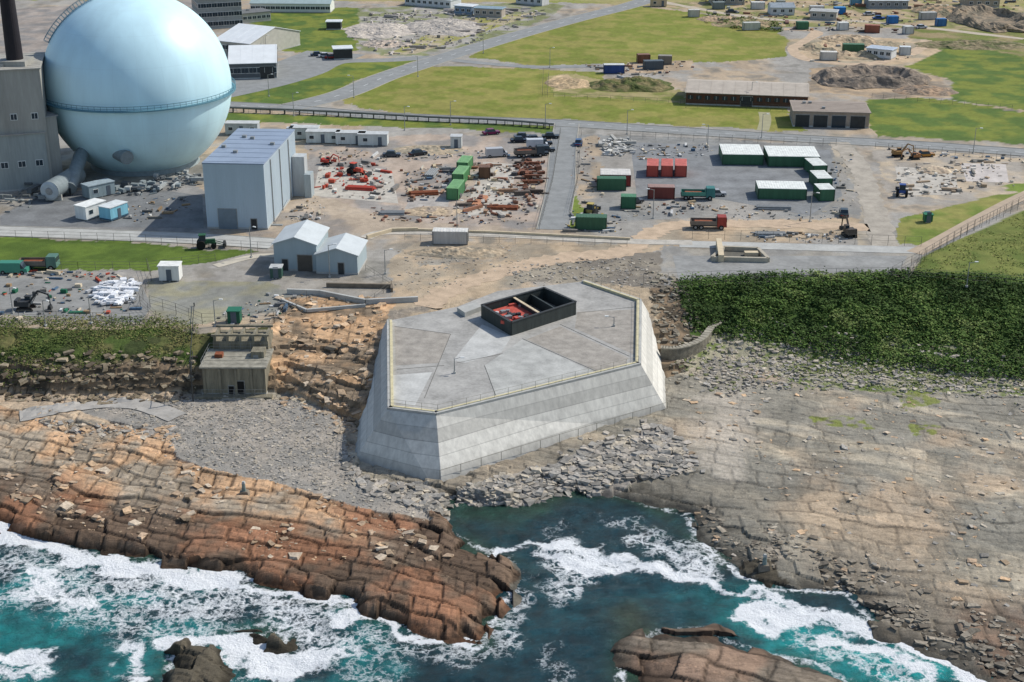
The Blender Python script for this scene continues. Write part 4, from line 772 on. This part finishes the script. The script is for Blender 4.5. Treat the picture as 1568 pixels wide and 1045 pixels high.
def pipes(u,v,rz,n_,L,r,mat,name='pipe_stack'):
    m_=MB()
    for i in range(n_):
        for j in range(2): m_.cyl((-L/2+random.uniform(-.3,.3),i*2.1*r+j*r,r+j*1.8*r),(L/2,i*2.1*r+j*r,r+j*1.8*r),r,r,mat,8)
    place(m_,name,u,v,rz)
pipes(668,268,80,5,6,.2,STEEL); pipes(650,300,10,4,6,.2,RUST); pipes(770,322,-5,6,6,.16,RUST); pipes(600,330,0,6,5,.15,STEEL); pipes(1180,362,0,5,6,.15,STEEL); pipes(740,310,75,5,7,.15,mk('orange_pipe',C(176,124,92),.7,.1,1)); pipes(1185,322,-3,4,7,.2,STEEL); pipes(550,292,-10,4,6,.2,mk('redpipe',C(190,80,64),.6,.1,1))
def heap(name,u,v,rx,ry,h,c1,c2,ring=False):
    x0,y0=S(u,v); nr,na=22,72; vs=[]
    for j in range(nr+1):
        rr=j/nr
        for i in range(na):
            an=2*math.pi*i/na; xx=rx*rr*math.cos(an); yy=ry*rr*math.sin(an); p=1-rr**2
            if ring: p=math.exp(-((rr-.75)/.16)**2)
            vs.append((xx,yy,p*h)) 
    V_=np.array(vs); nz_=fbm(V_[:,0]/3+u,V_[:,1]/3+v,5,4); V_[:,2]=np.where(V_[:,2]>.02,V_[:,2]*(.3+1.4*nz_)+.5*(fbm(V_[:,0]/.9,V_[:,1]/.9,v,2)-.5)*(V_[:,2]>.3),0); V_[:,2]-=.1*(np.hypot(V_[:,0]/rx,V_[:,1]/ry)>.97); V_[:,2]+=.03
    e_=1+.5*(fbm(V_[:,0]/6+u,V_[:,1]/6,9,3)-.5); V_[:,0]*=e_; V_[:,1]*=e_
    me=bpy.data.meshes.new(name); me.from_pydata(V_.tolist(),[],[(j*na+i,j*na+(i+1)%na,(j+1)*na+(i+1)%na,(j+1)*na+i) for j in range(nr) for i in range(na)])
    A=me.attributes.new('Col','FLOAT_COLOR','POINT'); k=sstep(.4,.6,fbm(V_[:,0]/2,V_[:,1]/2,u,3))[:,None]; cc=np.ones((len(V_),4),np.float32); cc[:,:3]=V(C(*c1))*(1-k)+V(C(*c2))*k; A.data.foreach_set('color',cc.ravel())
    me.materials.append(attrmat('earth',.95,1.2,.35,.6,.4)); o=bpy.data.objects.new(name,me); scn.collection.objects.link(o); o.location=(x0,y0,ZP)
heap('grassed_mound',965,132,13,9,2.,(84,92,50),(128,118,82)); heap('spoil_heap',870,128,7,8,.7,(196,170,134),(160,142,112))
heap('rubble_mound',1330,122,17,13,2.2,(122,112,100),(156,140,122),True); heap('rubble_mound',1330,126,9,5,1.4,(110,102,90),(140,128,112)); heap('rubble_mound',1415,140,9,6,1.,(170,144,118),(136,122,106))
heap('earth_bund',1310,76,17,16,1.4,(190,168,138),(160,148,122),True); heap('earth_bund',1515,32,14,26,2.2,(120,112,96),(152,136,114),True)
heap('rubble_mound',580,48,13,16,1.1,(176,168,158),(196,186,172)); heap('rubble_mound',680,42,14,18,1.2,(160,154,146),(184,176,164)); heap('rubble_mound',590,68,9,7,.8,(196,180,162),(160,152,142)); heap('spoil_heap',1145,38,14,8,1.4,(124,122,84),(176,154,122)); heap('spoil_heap',1440,18,10,12,1.6,(176,150,120),(124,118,96)); heap('spoil_heap',1490,70,20,8,1.2,(98,102,66),(144,132,102)); heap('spoil_heap',1300,60,10,5,1.2,(170,150,124),(196,176,148)); heap('spoil_heap',1100,30,8,6,1.2,(186,160,130),(150,136,112))
heap('spoil_heap',655,230,8,5,.5,(184,166,140),(160,150,130)); heap('spoil_heap',660,325,6,4,.5,(188,168,140),(160,146,130)); heap('spoil_heap',1430,262,4,3,.7,(206,188,160),(180,162,140)); heap('spoil_heap',700,388,9,3.5,.9,(150,140,122),(178,160,134))
def fence(name,pts,z=ZP,h=2.,step=3,mat=None,follow=False,rails=3):
    m_=MB(); rail(m_,PL(pts,z),z,h,step,mat or mk('fence_wire',C(104,102,94),.7,.1,1),rails,.04,zf=hz if follow else None); m_.obj(name)
fence('perimeter_fence',[(-60,490),(60,494),(200,498),(240,494)]); fence('perimeter_fence',[(240,494),(215,470),(232,430),(226,412)]); fence('perimeter_fence',[(230,470),(270,482),(310,498),(420,495),(470,462)])
fence('perimeter_fence',[(-60,412),(120,414),(226,414),(330,400)],h=1.6)
fence('perimeter_fence',[(985,436),(1060,433),(1200,429),(1385,426),(1480,434),(1568,440),(1700,450)])
fence('perimeter_fence',[(1365,425),(1395,408),(1440,382),(1500,348),(1568,312),(1700,245)]); fence('perimeter_fence',[(1390,432),(1415,400),(1480,360),(1568,318)],h=2.4)
fence('perimeter_fence',[(0,366),(200,372),(320,380),(420,386)],h=1.8); fence('yard_fence',[(858,205),(846,280),(826,352)],h=1.6); fence('yard_fence',[(890,208),(884,280),(872,330)],h=1.4)
fence('yard_fence',[(965,212),(1280,224)],h=1.8); fence('yard_fence',[(840,118),(838,150)],h=1.5); fence('field_fence',[(345,172),(600,182),(850,198)],h=1.3); fence('field_fence',[(1335,150),(1568,170)],h=1.3); fence('field_fence',[(832,110),(830,148),(1060,160),(1230,170)],h=1.2,rails=2)
fence('yard_fence',[(1340,228),(1568,246)],h=1.6); fence('yard_fence',[(1050,166),(1236,172)],h=1.3); fence('security_fence',[(1060,366),(1410,378)],h=2.,rails=2); fence('security_fence',[(620,368),(960,378)],h=1.4,rails=2)
fence('shore_fence',[(560,415),(600,440),(560,470),(470,462)],h=1.2,rails=2)
m_=MB(); Q=smooth_line(PL([(345,172),(500,178),(640,186),(760,191),(848,198)]),8)
for i in range(len(Q)-1):
    for o_ in (0,.6): m_.cyl((Q[i].x,Q[i].y+o_,ZP+1.2),(Q[i+1].x,Q[i+1].y+o_,ZP+1.2),.2,.2,mk('pipe_lagging',C(96,100,96),.7,.1,1),8)
    m_.box((Q[i].x,Q[i].y+.3,ZP),(.2,1.2,1.),DARK)
m_.obj('overground_pipeline')
def wallobj(name,pts,h,th,mat,z=ZP):
    m_=MB(); P=PL(pts,z)
    for a_,b2 in zip(P[:-1],P[1:]): wall(m_,a_,b2,h,th,mat,z,cap=None)
    return m_.obj(name)
wallobj('retaining_wall',[(562,366),(600,355),(640,354)],.7,.5,TANW); wallobj('retaining_wall',[(640,354),(760,358),(965,368)],.5,.4,TANW); wallobj('retaining_wall',[(440,450),(490,452),(560,466),(640,462)],.9,.5,CONC)
wallobj('retaining_wall',[(432,462),(470,478),(560,470)],.5,.4,CONC); wallobj('low_kerb_wall',[(500,440),(600,442),(600,448)],.8,.4,mk('darkwall',C(120,110,96),.9,.2,1))
m_=MB(); P=PL([(1090,400),(1176,402),(1160,386),(1108,384)],ZP)
for i in range(4): wall(m_,P[i],P[(i+1)%4],.9,.6,mk('tank_wall',C(176,168,150),.9,.15,1),ZP)
a_,b2=PL([(1104,402),(1100,376)]); wall(m_,a_,b2,1.4,1.0,TANW,ZP); m_.add([(x,y,ZP+.06) for x,y in P],[(0,1,2,3)],mk('tank_bed',C(100,98,90),.9,.2,1)); a_=S(1150,392); m_.box((a_[0],a_[1],ZP+.1),(2.5,1.2,.7),TANW); m_.obj('settling_tank')
m_=MB(); SW=mk('stone_wall',C(126,120,106),.9,.35,1.2,.5); Q=smooth_line(PL([(1012,540),(1040,540),(1072,528),(1090,508),(1110,496)],4.),6)
for i in range(len(Q)-1): d_=Q[i+1]-Q[i]; c_=(Q[i]+Q[i+1])/2; m_.box((c_.x,c_.y,1.),(d_.length+.12,.9,3.8),SW,math.atan2(d_.y,d_.x)); m_.box((c_.x,c_.y,4.801),(d_.length+.12,1.1,.2),mk('coping',C(156,150,134),.9,.25,1),math.atan2(d_.y,d_.x))
m_.obj('curved_sea_wall')
zb=2.; OC=mk('old_concrete',C(132,126,108),.9,.35,1.3,.4,streak=True); e,L=building('pump_house',(312,606),(408,606),7,4.6,OC,mk('pump_roof',C(150,146,132),.9,.3,1),'flat',z=zb,door=[(.6,1.1,2.4,BLACK),(.45,.8,1.6,BLACK)])
mb=MB(); mb.box((L/2,9.5,0),(L-1,5,6.2),OC); 
for k in range(4): mb.box((L*(k+.5)/4-.9,-.05,0),(.35,.3,4.5),OC)
for k in range(5): mb.box((.8+k*(L-1.6)/4,9,6.201),(.4,4,.8),OC)
mb.box((L/2,7.2,7.0),(L-.6,.4,.3),OC); mb.box((L/2,11.2,7.0),(L-.6,.4,.3),OC); mb.box((L/2,-.7,-.8),(L+2,1.3,1.1),OC); mb.box((L-1.6,4.5,4.86),(2.0,2.2,1.),OC); mb.box((2,4,4.86),(1.2,1.2,.6),RUST)
rail(mb,[(0,-.9),(L,-.9)],.3,1.1,1.5); rail(mb,[(0,.1),(0,6.8),(L,6.8)],4.86,1.1,1.5); mb.obj('upper_structure',parent=e)
m_=MB(); Q=PL([(296,615),(300,560),(302,520)],2); 
for k,(x,y) in enumerate(Q): m_.cyl((x,y,1.5),(x,y,8.6),.12,.12,DARK,6)
for zz in (8.4,6.4): m_.cyl((Q[0][0],Q[0][1],zz),(Q[2][0],Q[2][1],zz),.06,.06,DARK,5)
m_.obj('access_gantry')
def marker(u,v,z):
    x,y=S(u,v,z); z=hz(x,y); m_=MB(); m_.box((0,0,-.3),(1.5,1.2,.9),mk('mrock',C(130,120,106),.9,.3,1),top=(.7,.7)); m_.cyl((0,0,.6),(0,0,1.7),.3,.22,mk('mk1',C(120,134,130),.8,.2,2),8); m_.box((0,0,1.7),(.5,.5,.3),CONC,top=(.6,.6)); m_.obj('shore_marker_post',(x,y,z))
marker(374,757,1.8); marker(1170,872,.6)
for u,v in ((412,148),(542,150),(640,118),(450,178),(690,192),(835,196),(960,206),(1083,230),(1166,212),(842,104),(740,82),(1150,160),(408,84),(620,200),(1000,335),(1240,340),(505,425),(700,352),(385,395),(1490,235)): lamp(u,v,6)
for u,v in ((140,496),(70,500),(20,480),(330,500),(590,420),(1480,440)): lamp(u,v,4.5)
# ------------------------------------------------------------------ vegetation
def foliage(name,pts,n,z,hmax,pal,size=(.18,.5),thr=.35,spread=0,cs=3.5):
    q=randin(pts,n,z)
    if spread: q=q+rng.normal(0,spread,q.shape)
    k=fbm(q[:,0]/cs,q[:,1]/cs,99,4); keep=k>thr; q=q[keep]; k=k[keep]; n=len(q); zz,_=terrain(q[:,0],q[:,1])
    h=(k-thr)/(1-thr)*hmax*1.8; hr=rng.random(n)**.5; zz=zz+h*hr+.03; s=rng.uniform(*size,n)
    a_=rng.normal(size=(n,3)); a_[:,2]*=.35; a_/=np.linalg.norm(a_,axis=1)[:,None]; b_=np.cross(a_,np.array([0,0,1.])+.5*rng.normal(size=(n,3))); b_/=np.linalg.norm(b_,axis=1)[:,None]
    c=np.stack([q[:,0],q[:,1],zz],-1); a_=a_*s[:,None]; b_=b_*s[:,None]*.7
    co=np.stack([c-a_-b_*.3,c+b_,c+a_+b_*.2,c-b_],1).reshape(-1,3).astype(np.float32)
    me=bpy.data.meshes.new(name); me.vertices.add(4*n); me.vertices.foreach_set('co',co.ravel()); me.loops.add(4*n); me.loops.foreach_set('vertex_index',np.arange(4*n,dtype=np.int32)); me.polygons.add(n); me.polygons.foreach_set('loop_start',np.arange(0,4*n,4,dtype=np.int32)); me.update(calc_edges=True)
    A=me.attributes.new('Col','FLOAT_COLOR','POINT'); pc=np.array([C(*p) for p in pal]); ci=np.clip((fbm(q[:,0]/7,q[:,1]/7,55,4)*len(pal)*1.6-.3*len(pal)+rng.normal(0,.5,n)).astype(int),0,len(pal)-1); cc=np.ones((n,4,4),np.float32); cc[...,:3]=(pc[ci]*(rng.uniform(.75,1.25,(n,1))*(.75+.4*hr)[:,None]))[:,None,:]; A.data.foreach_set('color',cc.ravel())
    me.materials.append(attrmat('leaf',.9,3,.1,0)); o=bpy.data.objects.new(name,me); scn.collection.objects.link(o)
foliage('hillside_scrub',[(1040,448),(1110,441),(1250,437),(1400,434),(1568,446),(1800,462),(1800,570),(1568,548),(1450,535),(1300,520),(1200,503),(1110,495),(1060,490)],85000,6,.85,[(60,80,38),(70,92,42),(80,104,48),(96,118,58),(116,130,74)],(.10,.32),.2,spread=.9,cs=2.4)
foliage('coastal_grass',[(-80,505),(255,505),(300,515),(300,535),(100,560),(-80,560)],12000,6,.2,[(84,98,50),(100,110,58),(122,120,74)],(.1,.22),.35,spread=1)
foliage('weedy_grass',[(1120,520),(1300,540),(1568,562),(1568,600),(1400,596),(1250,585)],6000,2,.3,[(100,116,58),(126,134,74)],(.1,.24),.5,spread=1)
foliage('field_grass_tufts',[(1415,395),(1568,325),(1700,260),(1700,450),(1568,440),(1390,430)],8000,8,.2,[(124,132,70),(146,144,86),(104,118,58)],(.1,.22),.45)
foliage('field_scrub',[(1080,22),(1190,36),(1200,50),(1120,44)],3000,8,1.,[(84,102,52),(110,124,66)],(.2,.5),.3)
print('objects',len(bpy.data.objects))
